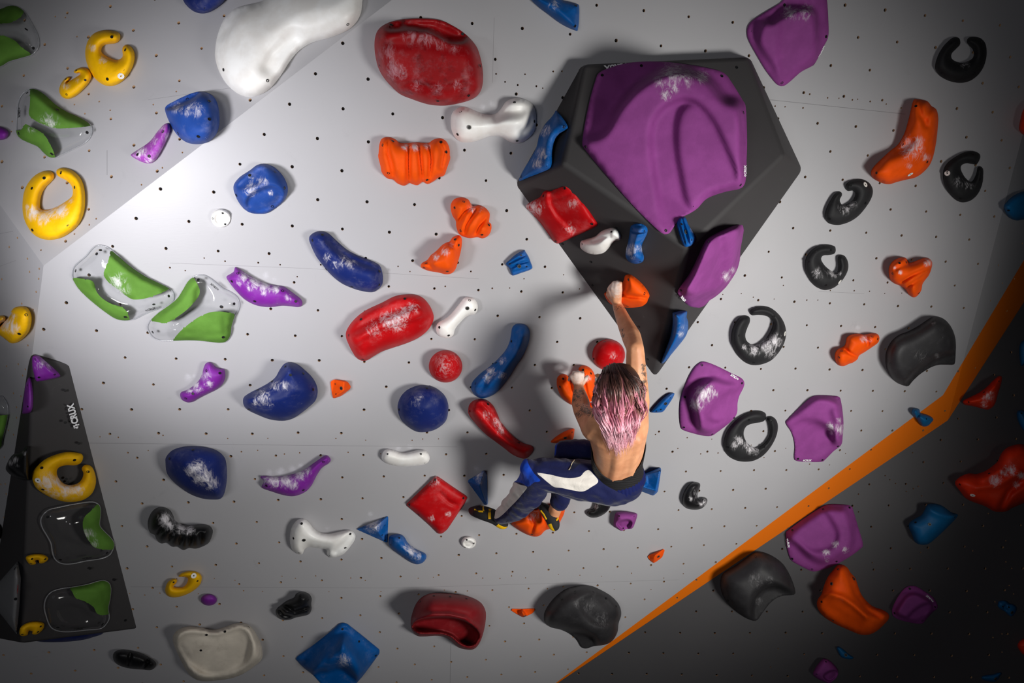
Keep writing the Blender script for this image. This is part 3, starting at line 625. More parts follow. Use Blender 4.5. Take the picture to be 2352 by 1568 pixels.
hold('navy', 'navy wedge sloper with a sharp curved lip left of the small orange textured hold', 'm', 'h', '228,860 240,825 300,785 380,745 460,700 520,650 560,580 600,530 650,515 720,535 790,590 850,650 890,720 900,790 880,860 820,920 750,975 690,1015 620,1040 540,1042 450,1025 350,985 270,945 235,905', .16, .17,
     [('R', '270,860 380,800 500,735 580,660 640,580', 50, .03), ('R', '280,800 400,748 500,680 570,590', 30, -.045)], [(400, 830, 70, .6), (520, 730, 50, .5), (600, 730, 40, .7), (340, 880, 40, .5), (470, 870, 50, .4)], '608,555 772,618 487,688 360,765 280,940 655,630 860,762', name='sloper_hold', group=GN)
hold('navy', 'round navy dome sloper in the centre left of the climber', 'm', 'h', '1620,930 1640,840 1700,770 1790,728 1870,724 1960,745 2040,810 2075,890 2075,970 2050,1050 1980,1110 1900,1140 1800,1143 1720,1100 1650,1030', .15, .16, chalk=[(1830, 830, 18, .7), (1790, 860, 60, .3)], scr='1882,750 1722,796 2017,815 1632,943', name='sloper_hold', group=GN)
hold('navy', 'navy rounded sloper with a thick chalk patch on the lower left of the wall', 'm', 'z', '380,1062 381.4,1049.5 395.4,1034 418.4,1026 443.9,1024 472,1026.5 497.5,1034 515.3,1049.5 520.9,1072.5 521,1103 515,1133 506,1145 491,1147 467,1145 440.3,1136 416.4,1121 395.5,1103 383,1085', .15, .14,
     [('R', '430,1065 470,1100 500,1130', 18, .03)], [(455, 1075, 16, .9), (470, 1095, 18, .9), (440, 1080, 14, .8), (485, 1110, 16, .7), (455, 1100, 12, .8)], '443,1033 389,1053 503,1052', name='sloper_hold', group=GN)
hold('navy', 'navy hold whose rim shows under the bottom edge of the tall black volume', 'm', 'z', '62,1464 100,1425 150,1412 205,1420 238,1450 210,1464 178,1471 140,1474 100,1474 75,1470', .07, .05, scr='110,1462 180,1458', name='sloper_hold', group=GN)

GR = 'red holds'
hold('maroon', 'huge worn red hold with a deep slot along its top', 'm', 'c', '335,215 430,183 560,167 700,165 830,180 930,225 1020,280 1100,350 1160,430 1195,540 1213,650 1210,760 1180,840 1120,890 1020,925 900,948 800,950 700,935 580,895 470,850 390,780 320,700 270,610 243,500 235,400 245,320 275,260', .15, .075,
     [('S', '335,262 400,228 560,198 700,195 840,215 950,265 1040,315 1060,345 1010,375 940,378 850,335 740,275 600,250 430,254', 14, -.15), ('S', '460,790 520,730 620,735 720,770 860,790 960,775 1050,740 1110,750 1140,800 1120,850 1000,905 850,932 700,918 560,875', 12, -.03), ('R', '290,390 480,395 620,380 760,395 900,440 1040,430', 40, -.012)],
     [(420, 640, 110, .55), (340, 480, 90, .4), (560, 320, 80, .45), (700, 340, 90, .5), (830, 390, 70, .45), (960, 425, 60, .4), (620, 770, 60, .4), (800, 800, 60, .4), (980, 770, 60, .4)], '385,224 703,202 1030,306 288,596 1187,593 527,841 806,908 1085,860', name='macro_hold', group=GR)
hold('red', 'red kidney-shaped hold with a chalky ledge in the centre of the wall', 'm', 'z', '905.6,680.4 928.6,676 954,676.5 972,684.2 987.2,702 996.2,725 992.3,743.4 979.6,761.2 959.2,776.5 933.7,788 903,798.2 877.6,807 857,818.6 841.8,827.6 829,827.6 816.3,818.6 803.6,797 794.6,774 797.2,756 813.8,733 839.3,712.8 877.6,694.4', .12, .1,
     [('R', '820,762 860,735 900,715 935,703', 14, -.024), ('S', '805,775 850,745 910,722 960,705 975,722 930,742 880,755 840,775 815,795', 10, .025)], [(910, 735, 22, .8), (890, 738, 18, .7), (930, 718, 14, .7), (950, 705, 14, .5), (860, 755, 22, .35)], '929.7,686 876.8,704.6 829,733.3 801.5,769.5 913.8,793.7 987.2,749.5 833.2,825', name='macro_hold', group=GR)
hold('red', 'red ball hold in the centre, left of the long blue hold', 'm', 'h', blob(2052, 553, 151, 146, 18), .13, .125, chalk=[(2052, 540, 130, .3)], scr='1983,449 2142,453', name='ball_hold', group=GR)
hold('red', 'red ball hold directly above the climber head', 'm', 'i', blob(1560, 450, 148, 142, 18), .12, .12, chalk=[(1600, 460, 40, .3)], scr='1522,332 1425,487', name='ball_hold', group=GR)
hold('red', 'long red curved hold slanting down to the climber knee', 'm', 'i', '295,950 305,900 345,860 410,845 470,860 520,905 550,960 580,1030 620,1090 680,1160 740,1215 800,1248 860,1265 882,1290 870,1330 830,1375 780,1382 700,1350 620,1290 540,1230 460,1170 390,1100 330,1030 300,985', .11, .075,
     [('R', '420,900 480,960 540,1060 600,1140 680,1215', 26, -.035), ('R', '360,960 460,1080 580,1190 720,1290', 40, .02)], [(560, 1060, 45, .6), (590, 1130, 40, .6), (460, 1000, 50, .4)], '475,895 310,957 602,1087 753,1239', name='pinch_hold', group=GR)
hold('darkred', 'dull red pocket hold with a big dark cavity at the bottom of the wall', 'm', 'l', '480,1100 490,1040 520,960 570,905 640,878 740,878 860,890 950,910 1020,950 1055,1010 1058,1080 1040,1180 1010,1260 970,1305 920,1312 850,1295 790,1245 740,1215 680,1205 590,1210 530,1205 490,1160', .25, .12,
     [('S', '500,1120 560,1082 660,1068 780,1068 880,1092 960,1138 1003,1195 982,1255 930,1278 865,1256 805,1204 745,1180 680,1170 570,1174 518,1158', 10, -.27), ('R', '520,1075 640,1045 780,1045 900,1072 1000,1150', 22, .03)], [], '658,897 784,902 910,918 1027,988 555,942', it=1, fine=.6, name='macro_hold', group=GR)
hold('red', 'red square plate on the lower left face of the big volume', 'd', 'n', '480,62 510,70 550,120 640,240 728,370 720,390 650,425 540,475 430,522 400,515 370,470 300,370 230,295 175,255 180,235 240,200 300,170 320,130 350,115 370,125 420,95', .03, .05,
     [('S', '300,120 352,110 362,200 385,260 430,330 480,380 545,480 400,560 150,280', 14, .016), ('R', '370,195 450,175 560,130', 8, -.008)], [(250, 250, 60, .7), (190, 240, 30, .8), (520, 410, 50, .4), (540, 220, 40, .4)], '480,104 320,162 685,371 412,503', sharp=True, group=GR)
hold('red', 'red square plate standing on its corner left of the climber foot', 'm', 'l', '672,-28 700,-15 800,55 905,125 918,140 900,180 860,240 800,330 760,390 720,420 690,420 620,350 540,280 450,205 447,190 500,140 600,45', .05, .05,
     [('S', '400,200 460,205 560,285 690,430 780,380 860,235 920,140 960,160 720,480 420,260', 20, -.02), ('R', '705,110 780,180 870,220', 12, -.015)], [(770, 270, 20, .7), (640, 300, 25, .6), (650, -5, 60, .5)], '670,5 885,146 541,271 470,196', sharp=True, group=GR)

GW = 'white holds'
hold('white', 'huge white bean-shaped macro cut off by the top of the frame', 'u', 'b', '1690,-60 1693,20 1680,120 1640,200 1570,265 1480,310 1380,345 1280,370 1190,410 1110,470 1040,555 980,650 930,720 870,790 800,840 700,872 620,862 540,820 460,740 400,630 370,520 372,420 390,320 430,210 480,135 550,75 650,45 740,25 800,5 900,-60 1100,-150 1400,-180 1600,-150', .11, .17,
     [('R', '850,600 900,500 980,420 1080,340', 70, -.025), ('S', '380,380 430,210 550,80 650,60 560,190 470,320', 40, -.02)], [], '630,90 444,628 840,725 1563,218', name='macro_hold', group=GW)
hold('white', 'white dog-bone hold below the huge worn red hold', 'm', 'c', '930,1030 965,985 1020,962 1080,970 1150,1000 1220,1025 1290,1032 1340,1015 1380,970 1420,915 1480,885 1550,883 1620,905 1670,955 1690,1030 1690,1120 1670,1190 1620,1245 1560,1285 1500,1290 1440,1270 1390,1240 1340,1225 1280,1225 1220,1245 1150,1270 1080,1282 1010,1275 960,1235 930,1170 922,1100', .1, .085, [('R', '1330,1040 1420,1010 1560,1000', 45, -.03), ('R', '1380,1090 1560,1110', 60, .02), ('R', '1560,1180 1650,1090', 40, -.03)],
     scr='1010,1008 984,1209 1496,922 1675,1092 1520,1267', bolts='1088,1145', name='pinch_hold', group=GW)
hold('white', 'thin white dog-bone hold right of the red kidney hold', 'm', 'f', '620,1150 650,1115 690,1105 740,1120 770,1165 772,1220 745,1260 700,1268 660,1290 620,1330 585,1370 565,1405 555,1445 520,1473 470,1473 420,1450 400,1410 402,1360 425,1330 480,1300 530,1260 580,1200', .06, .05, scr='700,1136 750,1221 428,1378 512,1450', bolts='680,1205', name='pinch_hold', group=GW)
hold('white', 'white bean hold on the black volume beneath the huge purple hold', 'd', 'n', '830,402 870,412 897,450 895,490 860,500 835,520 810,555 770,590 710,602 650,590 605,560 595,530 605,500 650,485 710,465 760,425', .07, .06, [('R', '690,500 760,475 820,465', 14, -.012)], scr='831,432 869,491 612,524', name='pinch_hold', group=GW)
hold('white', 'white banana hold with chalk above it, below the navy dome', 'm', 'h', '1475,1375 1490,1320 1530,1298 1580,1305 1640,1325 1700,1328 1760,1315 1820,1302 1870,1310 1900,1345 1908,1385 1890,1420 1840,1440 1760,1450 1680,1455 1600,1448 1530,1430 1490,1405', .06, .05, scr='1530,1342 1830,1342 1862,1422', name='pinch_hold', group=GW)
hold('white', 'white wrench-shaped bone hold on the lower left of the wall', 'm', 'k', '1225,440 1240,370 1280,315 1330,305 1370,330 1410,380 1460,410 1530,418 1600,405 1660,393 1700,395 1728,425 1725,465 1690,520 1640,575 1580,600 1530,602 1510,575 1505,545 1440,530 1370,522 1340,540 1320,578 1285,575 1245,545 1228,500', .075, .06, [('R', '1580,560 1640,500 1690,440', 26, -.025)], scr='1316,342 1254,455 1297,566 1690,421 1652,528 1537,590', bolts='1333,468', name='pinch_hold', group=GW)
hold('cream', 'off-white bowl hold with a broad shallow basin at the bottom left', 'm', 'k', '325,1230 335,1190 380,1150 450,1132 530,1138 600,1155 660,1155 730,1135 800,1110 870,1107 920,1130 960,1180 1000,1260 1015,1330 1005,1390 950,1440 860,1500 760,1535 650,1550 560,1555 500,1540 440,1490 400,1420 360,1340 335,1280', .14, .06,
     [('S', '365,1255 395,1205 450,1185 540,1185 650,1200 740,1178 830,1150 890,1170 922,1240 925,1320 895,1400 830,1455 740,1492 640,1508 540,1490 460,1430 410,1365 375,1305', 40, -.055)], [], '908,1137 584,1197 726,1172 541,1316', name='macro_hold', group=GW)
hold('white', 'round white disc hold with a finger scoop left of the dark blue boulder', 'm', 'd', blob(1988, 592, 88, 84), .035, .03, [('S', '1935,590 1970,550 2040,560 2070,600 2030,650 1960,640', 26, -.018)], scr='2005,545 1917,594 2028,646', name='disc_hold', group=GW)
hold('white', 'small round white disc hold low below the red corner plate', 'm', 'l', blob(926, 488, 57, 48), .04, .03, [('S', '890,490 930,478 965,500 940,525 900,520', 16, -.02)], scr='912,467 967,493 897,522', name='disc_hold', group=GW)

GO = 'orange holds'
fl_ = lambda *ls: [('R', s, w, a*1.6) for s, w, a in ls]
hold('orange', 'orange ribbed pumpkin-shaped hold below the huge worn red hold', 'm', 'z', '876.5,319 885.5,315 899.5,316 909.7,321 918.6,328 940,328 953,326.5 973.5,328 986,327 996.5,320 1011.7,317.6 1024.5,324 1032,339 1033.4,357 1034,365 1026.8,385.7 1020.4,402.3 1007.7,407.4 997.5,415 982,422.7 970.7,417.6 959,425.3 946.4,422.7 940,420 928.6,426.5 913.3,421.4 903,412.5 890.3,410 877.6,397.2 873.7,380.6 868.6,360 869.4,352 871.4,331.6', .1, .06,
     fl_(('939,334 938,375 939,420', 4, -.024), ('962,332 966,375 970,420', 4, -.024), ('986,334 990,370 985,415', 4, -.024), ('890,322 892,350 900,380 905,408', 5, -.022), ('1010,325 1018,350 1012,385', 5, -.022)), [(931, 338, 8, .9), (953, 338, 9, .9), (980, 335, 8, .6)], '879,333 902,324 1013,326.5 1025,349 892,397 981,413', group=GO)
hold('orange', 'upper of two touching orange ribbed holds left of the big volume', 'm', 'f', '530,310 535,260 570,220 630,208 685,225 712,265 735,285 790,280 840,300 878,345 880,390 875,430 895,450 895,500 870,550 820,577 770,568 700,575 640,560 600,530 580,470 575,420 545,370', .1, .07,
     fl_(('725,290 660,330 610,420 590,480', 16, -.022), ('780,300 720,380 670,470 650,540', 16, -.02), ('860,370 800,450 740,560', 18, -.022)), [(720, 310, 40, .6), (810, 310, 30, .5)], '647,248 566,302 620,507 812,544 875,458', group=GO)
hold('orange', 'lower of two touching orange holds, with white chalk swirls', 'm', 'f', '520,605 545,570 580,552 610,552 630,580 630,640 615,720 595,790 570,860 530,895 480,900 420,885 340,872 280,850 260,830 270,800 320,770 350,730 400,690 450,640 490,615', .11, .07,
     [('R', '520,620 580,680 600,760', 14, -.02), ('R', '320,790 360,840', 20, -.02), ('S', '350,790 420,690 510,620 580,680 580,800 520,870 400,850', 50, .03)], [(480, 700, 35, .8), (395, 745, 30, .8), (535, 640, 25, .5)], '570,587 602,638 308,803 291,840 500,874', group=GO)
hold('orange', 'orange shell hold gripped by the climber right hand on the big volume', 'd', 'n', '925,790 935,760 970,752 1010,775 1060,820 1100,870 1117,910 1105,940 1095,965 1060,990 1000,1000 940,1000 900,990 850,985 810,960 780,910 780,890 810,880 870,870 910,820', .09, .06, fl_(('900,900 960,915 1110,930', 14, -.015), ('940,800 920,860', 14, -.01)), [], '959,791 1078,895 805,940 951,988', group=GO)
hold('orange', 'orange forked hold gripped by the climber left hand', 'm', 'i', '1092,700 1100,650 1140,622 1185,632 1210,670 1225,700 1260,650 1290,600 1290,570 1320,547 1370,552 1415,590 1440,650 1445,750 1430,860 1400,868 1385,885 1330,890 1290,880 1250,905 1190,880 1130,820 1100,750', .1, .07, fl_(('1230,720 1240,800 1260,890', 20, -.02), ('1340,700 1360,800 1390,870', 16, -.018), ('1160,700 1210,800', 18, -.01)), [(1370, 660, 30, .6)], '1330,586 1400,617 1150,665 1123,737', group=GO)
hold('orange', 'orange hold tucked beside the climber hair under the forked one', 'm', 'i', '1370,920 1385,890 1420,882 1470,900 1510,960 1470,995 1420,980 1395,950', .05, .05, scr='1387,930 1427,934', group=GO)
hold('orange', 'orange wedge hold poking out above the climber knee', 'm', 'i', '1245,1112 1250,1150 1235,1215 1180,1235 1100,1245 1045,1240 1045,1220 1100,1175 1170,1135', .09, .07, scr='1230,1145', bolts='1168,1195', group=GO)
hold('orange', 'orange ribbed hold under the climber right foot', 'm', 'v', '585,1045 650,990 750,920 870,890 950,870 1000,850 1150,840 1160,920 1120,1010 1080,1080 1010,1100 950,1120 900,1170 840,1185 760,1165 660,1110', .12, .07, fl_(('780,960 830,1060 800,1150', 22, -.02), ('920,960 960,1060 940,1110', 22, -.02)), [(820, 960, 60, .6)], '808,1160', group=GO)
hold('orange', 'small orange triangular hold with a grid texture between navy wedge and navy dome', 'm', 'h', '1015,690 1050,670 1130,678 1170,690 1200,735 1190,760 1110,820 1040,845 1028,800', .05, facet=[(1140, 690, .05), (1135, 770, .055), (1060, 820, .03)], sharp=True, it=1, scr='1060,712 1066,803', bolts='1115,750', name='foothold', group=GO)
hold('orange', 'long orange lumpy banana hold high on the right', 'm', 'o', '1470,745 1495,745 1530,748 1570,760 1600,795 1635,820 1650,880 1645,970 1635,1060 1618,1150 1590,1230 1540,1290 1480,1330 1400,1350 1340,1365 1280,1382 1220,1370 1160,1335 1145,1290 1170,1245 1230,1185 1290,1130 1350,1080 1395,1000 1420,920 1440,840 1455,775', .12, .07,
     fl_(('1500,760 1520,860 1560,940', 20, -.02), ('1590,800 1560,900', 16, -.015), ('1290,1140 1380,1120 1440,1060', 40, -.02), ('1590,1120 1500,1230 1380,1290', 24, -.012)), [(1450, 1110, 80, .7), (1500, 1060, 40, .6), (1560, 1180, 30, .6), (1430, 1240, 25, .5)], '1482,796 1383,1083 1187,1296 1568,1215', stick='1440,1308', lump=.012, group=GO)
hold('orange', 'orange heart-shaped hold on the right of the wall', 'm', 'p', '1137,870 1145,820 1180,775 1240,748 1290,750 1318,790 1360,785 1410,765 1460,750 1500,755 1527,790 1520,850 1495,910 1460,955 1440,990 1430,1040 1400,1085 1362,1105 1320,1080 1290,1035 1240,1000 1190,980 1150,940', .11, .07, fl_(('1250,970 1360,900 1500,840', 14, -.018), ('1310,1010 1400,950 1470,900', 14, -.015), ('1200,850 1310,800', 20, -.01)), [(1490, 790, 35, .8), (1240, 880, 20, .6), (1195, 840, 15, .6)], '1234,797 1294,790 1173,890 1406,1066', group=GO)
hold('orange', 'small orange lumpy hold left of the large charcoal wing on the right', 'm', 'q', '1655,290 1665,250 1700,228 1750,222 1800,228 1850,220 1895,222 1915,250 1905,290 1860,325 1830,345 1800,365 1760,390 1745,420 1710,445 1680,455 1640,472 1600,465 1575,430 1570,385 1590,345 1640,318', .09, .06, fl_(('1630,320 1680,370 1740,400', 12, -.02), ('1790,235 1830,290 1820,340', 12, -.02)), [(1800, 260, 30, .7), (1845, 270, 20, .5)], '1859,247 1902,262 1625,357 1604,404', group=GO)
hold('redorange', 'red-orange pointed hold below the bend of the orange stripe', 'w', 'r', '892,765 900,745 950,720 1020,685 1080,640 1130,590 1175,557 1197,565 1190,620 1165,700 1140,780 1090,818 1030,808 960,790 910,783', .09, .06, [('R', '960,760 1060,720 1140,640', 30, .02)], [(1090, 720, 45, .6), (1060, 780, 30, .6), (1110, 690, 25, .6)], '1173,597 1057,683 937,760', group=GO)
hold('redorange', 'large red-orange creased hold at the right edge, speckled with chalk', 'w', 'z', '2193.5,1110.5 2197.7,1100.7 2210,1092 2226,1087 2242.6,1088 2259.4,1083 2276.3,1072.6 2291.7,1058.6 2298.7,1043 2311.3,1029 2332.4,1021 2352,1021 2385,1040 2400,1100 2385,1140 2346.4,1157 2324,1166.6 2311,1174 2284.7,1174 2262,1162 2223,1147 2206,1128.7', .13, .08,
     fl_(('2240,1120 2290,1115 2340,1085', 7, .02), ('2300,1165 2318,1130 2350,1105', 5, -.03), ('2260,1100 2300,1080', 8, .02)), [(2320, 1078, 12, .95), (2287, 1104, 12, .95), (2345, 1092, 8, .9), (2335, 1112, 8, .8), (2305, 1085, 8, .8)], '2204.7,1112 2272,1087', stick='2234,1137', group=GO)
hold('orange', 'large orange saddle-shaped hold on the dark wall below the purple macro', 'w', 't', '380,700 410,665 450,657 490,680 515,720 550,760 575,830 600,890 650,950 700,985 760,1005 805,1035 810,1070 780,1110 720,1165 660,1195 590,1195 500,1160 400,1115 320,1065 270,1010 255,960 265,920 290,885 310,820 340,750', .15, .09,
     fl_(('290,890 360,885 450,910 540,970 640,1060', 20, .03), ('490,690 560,880 650,1010 740,1060', 16, -.03), ('330,970 450,1060 560,1110', 60, -.025)), [(440, 930, 40, .1)], '418,693 725,1012 292,943 378,1085', bolts='369,805 540,767', group=GO)
hold('redorange', 'red-orange hold half outside the top right edge', 'm', 'o', '2255,960 2265,900 2290,820 2350,760 2400,800 2420,950 2380,1030 2290,1010 2262,985', .09, .07, scr='', group=GO)
hold('redorange', 'red-orange hold cut off at the lower right edge on the dark wall', 'w', 'z', '2337,1483 2341,1473 2350,1467 2363,1465 2369,1483 2363,1501 2352,1503.5 2343,1495', .06, .05, scr='', group=GO)
hold('orange', 'tiny orange wedge foothold alone right of the small purple cup', 'm', 's', '282,640 290,625 400,580 407,590 390,640 350,670 325,685 295,660', .05, facet=[(340, 625, .045), (330, 650, .04)], sharp=True, it=1, scr='', bolts='360,634', name='foothold', group=GO)
hold('orange', 'tiny orange wedge foothold below a faint pink smudge, near the bottom', 'm', 'l', '1252,1010 1260,998 1340,1000 1430,995 1438,1005 1420,1030 1380,1050 1345,1065 1300,1040', .05, facet=[(1340, 1020, .05), (1350, 1045, .045)], sharp=True, it=1, scr='', bolts='1358,1052', name='foothold', group=GO)

GU = 'blue holds'
hold('blue', 'blue wing hold cut off by the top edge, left of the purple macro', 'm', 'c', '1640,-60 1650,0 1720,70 1800,130 1900,205 1980,250 2055,278 2068,260 2078,180 2078,60 2060,35 1990,15 1930,0 1850,-40', .07, .06, [('R', '1720,0 1880,90 2030,240', 50, .02)], [(1850, 40, 60, .4)], '2049,52 2042,235', group=GU)
hold('blue', 'blue curved hold on the upper left flank of the big volume', 'e', 'm', '430,518 470,560 518,640 500,665 450,700 415,760 400,840 395,920 375,965 300,1000 220,1030 145,1060 150,1025 190,950 240,870 275,800 300,700 340,625 390,570 415,535', .06, .05, chalk=[(340, 670, 45, .7), (320, 850, 50, .6), (280, 920, 40, .8)], scr='490,643 362,940 157,1027', group=GU)
hold('blue', 'blue ridged crimp by itself left of the big volume', 'm', 'f', '1028,800 1060,770 1120,720 1190,683 1205,700 1230,740 1250,790 1265,840 1240,862 1160,890 1090,912 1072,890 1060,850 1035,825', .045, .03, fl_(('1040,810 1140,760 1220,720', 8, -.012), ('1060,850 1160,800 1245,780', 8, -.012), ('1075,890 1170,860 1260,830', 8, -.012)), [], '1062,808 1163,730 1213,831', bolts='1148,828', lump=.008, name='foothold', group=GU)
hold('blue', 'blue ridged crimp under the tip of the huge purple hold', 'f', 'n', '1350,325 1385,325 1410,380 1440,430 1462,480 1440,530 1385,545 1360,510 1340,450 1322,380 1330,345', .04, .03, fl_(('1360,330 1390,430 1415,530', 8, -.014), ('1335,370 1365,460 1385,530', 7, -.01)), [(1440, 420, 20, .6)], '1358,375 1383,510 1432,492', bolts='1385,434', lump=.008, name='foothold', group=GU)
hold('blue', 'blue peanut-shaped hold on the black volume next to the white bean', 'd', 'n', '970,420 980,385 1020,368 1070,372 1102,400 1100,440 1080,485 1060,530 1062,580 1075,620 1065,655 1020,672 970,660 940,625 940,570 955,510 965,460', .08, .05, [('S', '975,430 985,385 1065,378 1098,405 1090,435 1030,445', 14, -.025)], [(970, 570, 45, .7), (1040, 560, 30, .6), (1000, 620, 40, .3)], '990,410 1077,424 1046,655', name='pinch_hold', group=GU)
hold('blue', 'blue horn hold on the lower right edge of the big volume', 'q', 'n', '1300,1035 1392,1025 1395,1070 1407,1110 1405,1170 1385,1220 1340,1280 1290,1340 1240,1400 1210,1420 1207,1400 1240,1310 1275,1210 1290,1120 1290,1060', .08, .06, chalk=[(1350, 1200, 25, .7), (1360, 1150, 40, .25)], scr='1312,1060', group=GU)
hold('blue', 'long blue curved pinch left of the climber with a central ridge', 'm', 'i', '322,750 330,700 370,650 420,605 500,545 570,480 630,410 665,340 680,270 690,210 720,175 770,168 820,185 848,235 848,300 825,380 780,470 720,560 670,640 620,710 560,780 490,825 420,842 365,820 335,785', .12, .075, [('R', '740,200 735,320 680,440 590,540 480,660 400,780', 26, -.025), ('R', '790,280 720,440 620,600 500,740', 40, .02)],
     [(500, 600, 45, .8), (470, 660, 40, .7), (600, 640, 40, .6), (600, 500, 35, .6)], '684,327 544,523 362,708', name='pinch_hold', group=GU)
hold('blue', 'small blue slanted fin right of the climber back', 'm', 'i', '2145,792 2152,805 2130,850 2090,910 2050,960 2000,970 1943,968 1945,955 1990,900 2050,840 2110,797', .04, .025, scr='2115,835 1990,955 2030,940', bolts='2072,888', lump=.006, name='foothold', group=GU)
hold('blue', 'blue three-sided pyramid with chalked top, right of the white wrench hold', 'm', 'k', '1735,385 1980,285 1983,300 1975,488 1960,485', .06, facet=[(1880, 372, .075)], sharp=True, it=1, chalk=[(1860, 345, 60, .9), (1900, 370, 30, .5)], scr='1955,355 1955,470 1935,430', group=GU)
hold('blue', 'blue bean hold below the blue pyramid', 'm', 'l', '310,480 318,440 355,425 405,425 435,450 460,490 510,530 560,555 595,575 600,605 575,640 530,655 480,640 420,600 350,550 318,515', .09, .06, chalk=[(490, 545, 45, .8), (520, 590, 40, .7), (440, 520, 30, .4)], scr='393,453 325,505 570,580', name='pinch_hold', group=GU)
hold('blue', 'large blue square macro with a dark mouth at the bottom edge', 'm', 'k', '1635,1103 1665,1110 1780,1200 1915,1310 1915,1340 1850,1430 1790,1510 1740,1568 1700,1610 1500,1610 1400,1500 1330,1450 1270,1385 1280,1365 1400,1280 1540,1170 1605,1110', .05, .12,
     [('S', '1400,1490 1450,1380 1560,1280 1640,1230 1720,1300 1800,1440 1745,1560 1620,1445', 150, .13), ('S', '1415,1500 1520,1472 1620,1443 1690,1490 1748,1552 1720,1660 1480,1660', 10, -.2), ('R', '1640,1160 1560,1300 1480,1440', 22, -.016), ('R', '1650,1160 1740,1320 1790,1440', 22, -.016), ('R', '1640,1150 1630,1300 1622,1430', 20, .014)], [(1640, 1400, 50, .6)], '1630,1153 1487,1253 1757,1249 1887,1357', it=2, sharp=True, name='macro_hold', group=GU)
hold('blue', 'narrow blue wedge hold beside the climber left shoe', 'm', 'v', '115,595 120,575 290,465 325,520 330,840 300,848', .06, facet=[(288, 475, .06), (240, 640, .07), (315, 838, .04)], sharp=True, it=1, chalk=[(230, 510, 60, .9), (240, 600, 40, .4)], scr='138,603 285,800', group=GU)
hold('blue', 'blue blocky hold with an embossed triangle behind the climber hip', 'm', 'v', '1800,620 1960,530 2195,437 2205,460 2170,700 2120,745 1890,660', .1, facet=[(1890, 615, .07), (2150, 690, .1), (2200, 470, .08)], sharp=True, it=1, feats=[('S', '1955,610 2040,530 2045,630', 14, .012)], scr='2192,475', group=GU)
hold('cyan', 'small blue hold shaped like a bare foot on the orange stripe', 'm', 'r', '490,845 500,815 530,808 552,820 560,845 600,855 640,872 660,895 650,915 620,945 590,952 565,945 545,920 530,895 505,870', .07, .05, fl_(('655,890 625,905', 3, -.02), ('648,905 618,915', 3, -.02), ('635,920 608,925', 3, -.02), ('620,935 598,935', 3, -.02), ('600,945 588,942', 3, -.02), ('555,830 535,890', 10, -.015)), scr='606,893', name='foothold', group=GU)
hold('cyan', 'teal blue hold with wavy upper edge on the dark wall', 'w', 't', '1085,235 1110,195 1160,188 1220,205 1290,255 1338,270 1335,290 1300,330 1240,390 1170,455 1110,500 1050,503 1010,480 985,420 963,370 970,335 1010,305 1060,275', .1, .07, [('R', '1110,230 1200,270 1310,290', 26, .02)], [], '1015,333 1316,289', bolts='1122,347', group=GU)
hold('cyan', 'blue rounded hold at the right edge above the dark stripe', 'r', 'z', '2305.6,476 2313,463 2328.5,449 2351,439 2380,436 2400,470 2380,505 2351,504 2333.6,506 2316,497.6', .06, .05, scr='2316.5,483', group=GU)
hold('cyan', 'upper of two small blue holds on the right edge beside the stripe', 'w', 'r', '1332,380 1335,320 1355,285 1400,270 1440,330 1430,430 1370,470 1345,470', .06, .05, scr='', group=GU)
hold('cyan', 'lower of two small blue holds on the right edge beside the stripe', 'w', 'r', '1312,860 1325,828 1360,825 1400,850 1440,930 1420,1000 1370,985 1330,925', .06, .05, scr='1350,848', group=GU)
hold('cyan', 'thin blue crimp on the dark wall above the lowest purple cup', 'w', 't', '408,1300 425,1287 460,1310 500,1345 537,1370 520,1385 470,1380 440,1365 420,1330', .035, .025, scr='', bolts='477,1352', lump=.006, name='foothold', group=GU)
hold('cyan', 'small blue notched crimp at the far lower right', 'w', 'z', '2291.4,1390 2295,1380 2310,1379 2318.4,1385 2326.5,1387 2335,1394 2333.6,1404 2324.5,1415 2316.4,1412 2308,1404 2296,1397', .04, .03, [('R', '2309,1391 2307,1397 2313,1401', 2.5, -.022)], scr='2303,1392 2317,1394', bolts='2324,1406', name='foothold', group=GU)
hold('cyan', 'thin blue crimp at the bottom right edge of the frame', 'w', 'z', '2254.5,1554 2263.6,1550 2280,1548 2296,1543.7 2301,1546 2296,1554 2290,1562 2282,1565.4 2259.5,1561.5', .04, .03, scr='', bolts='2286,1558', name='foothold', group=GU)

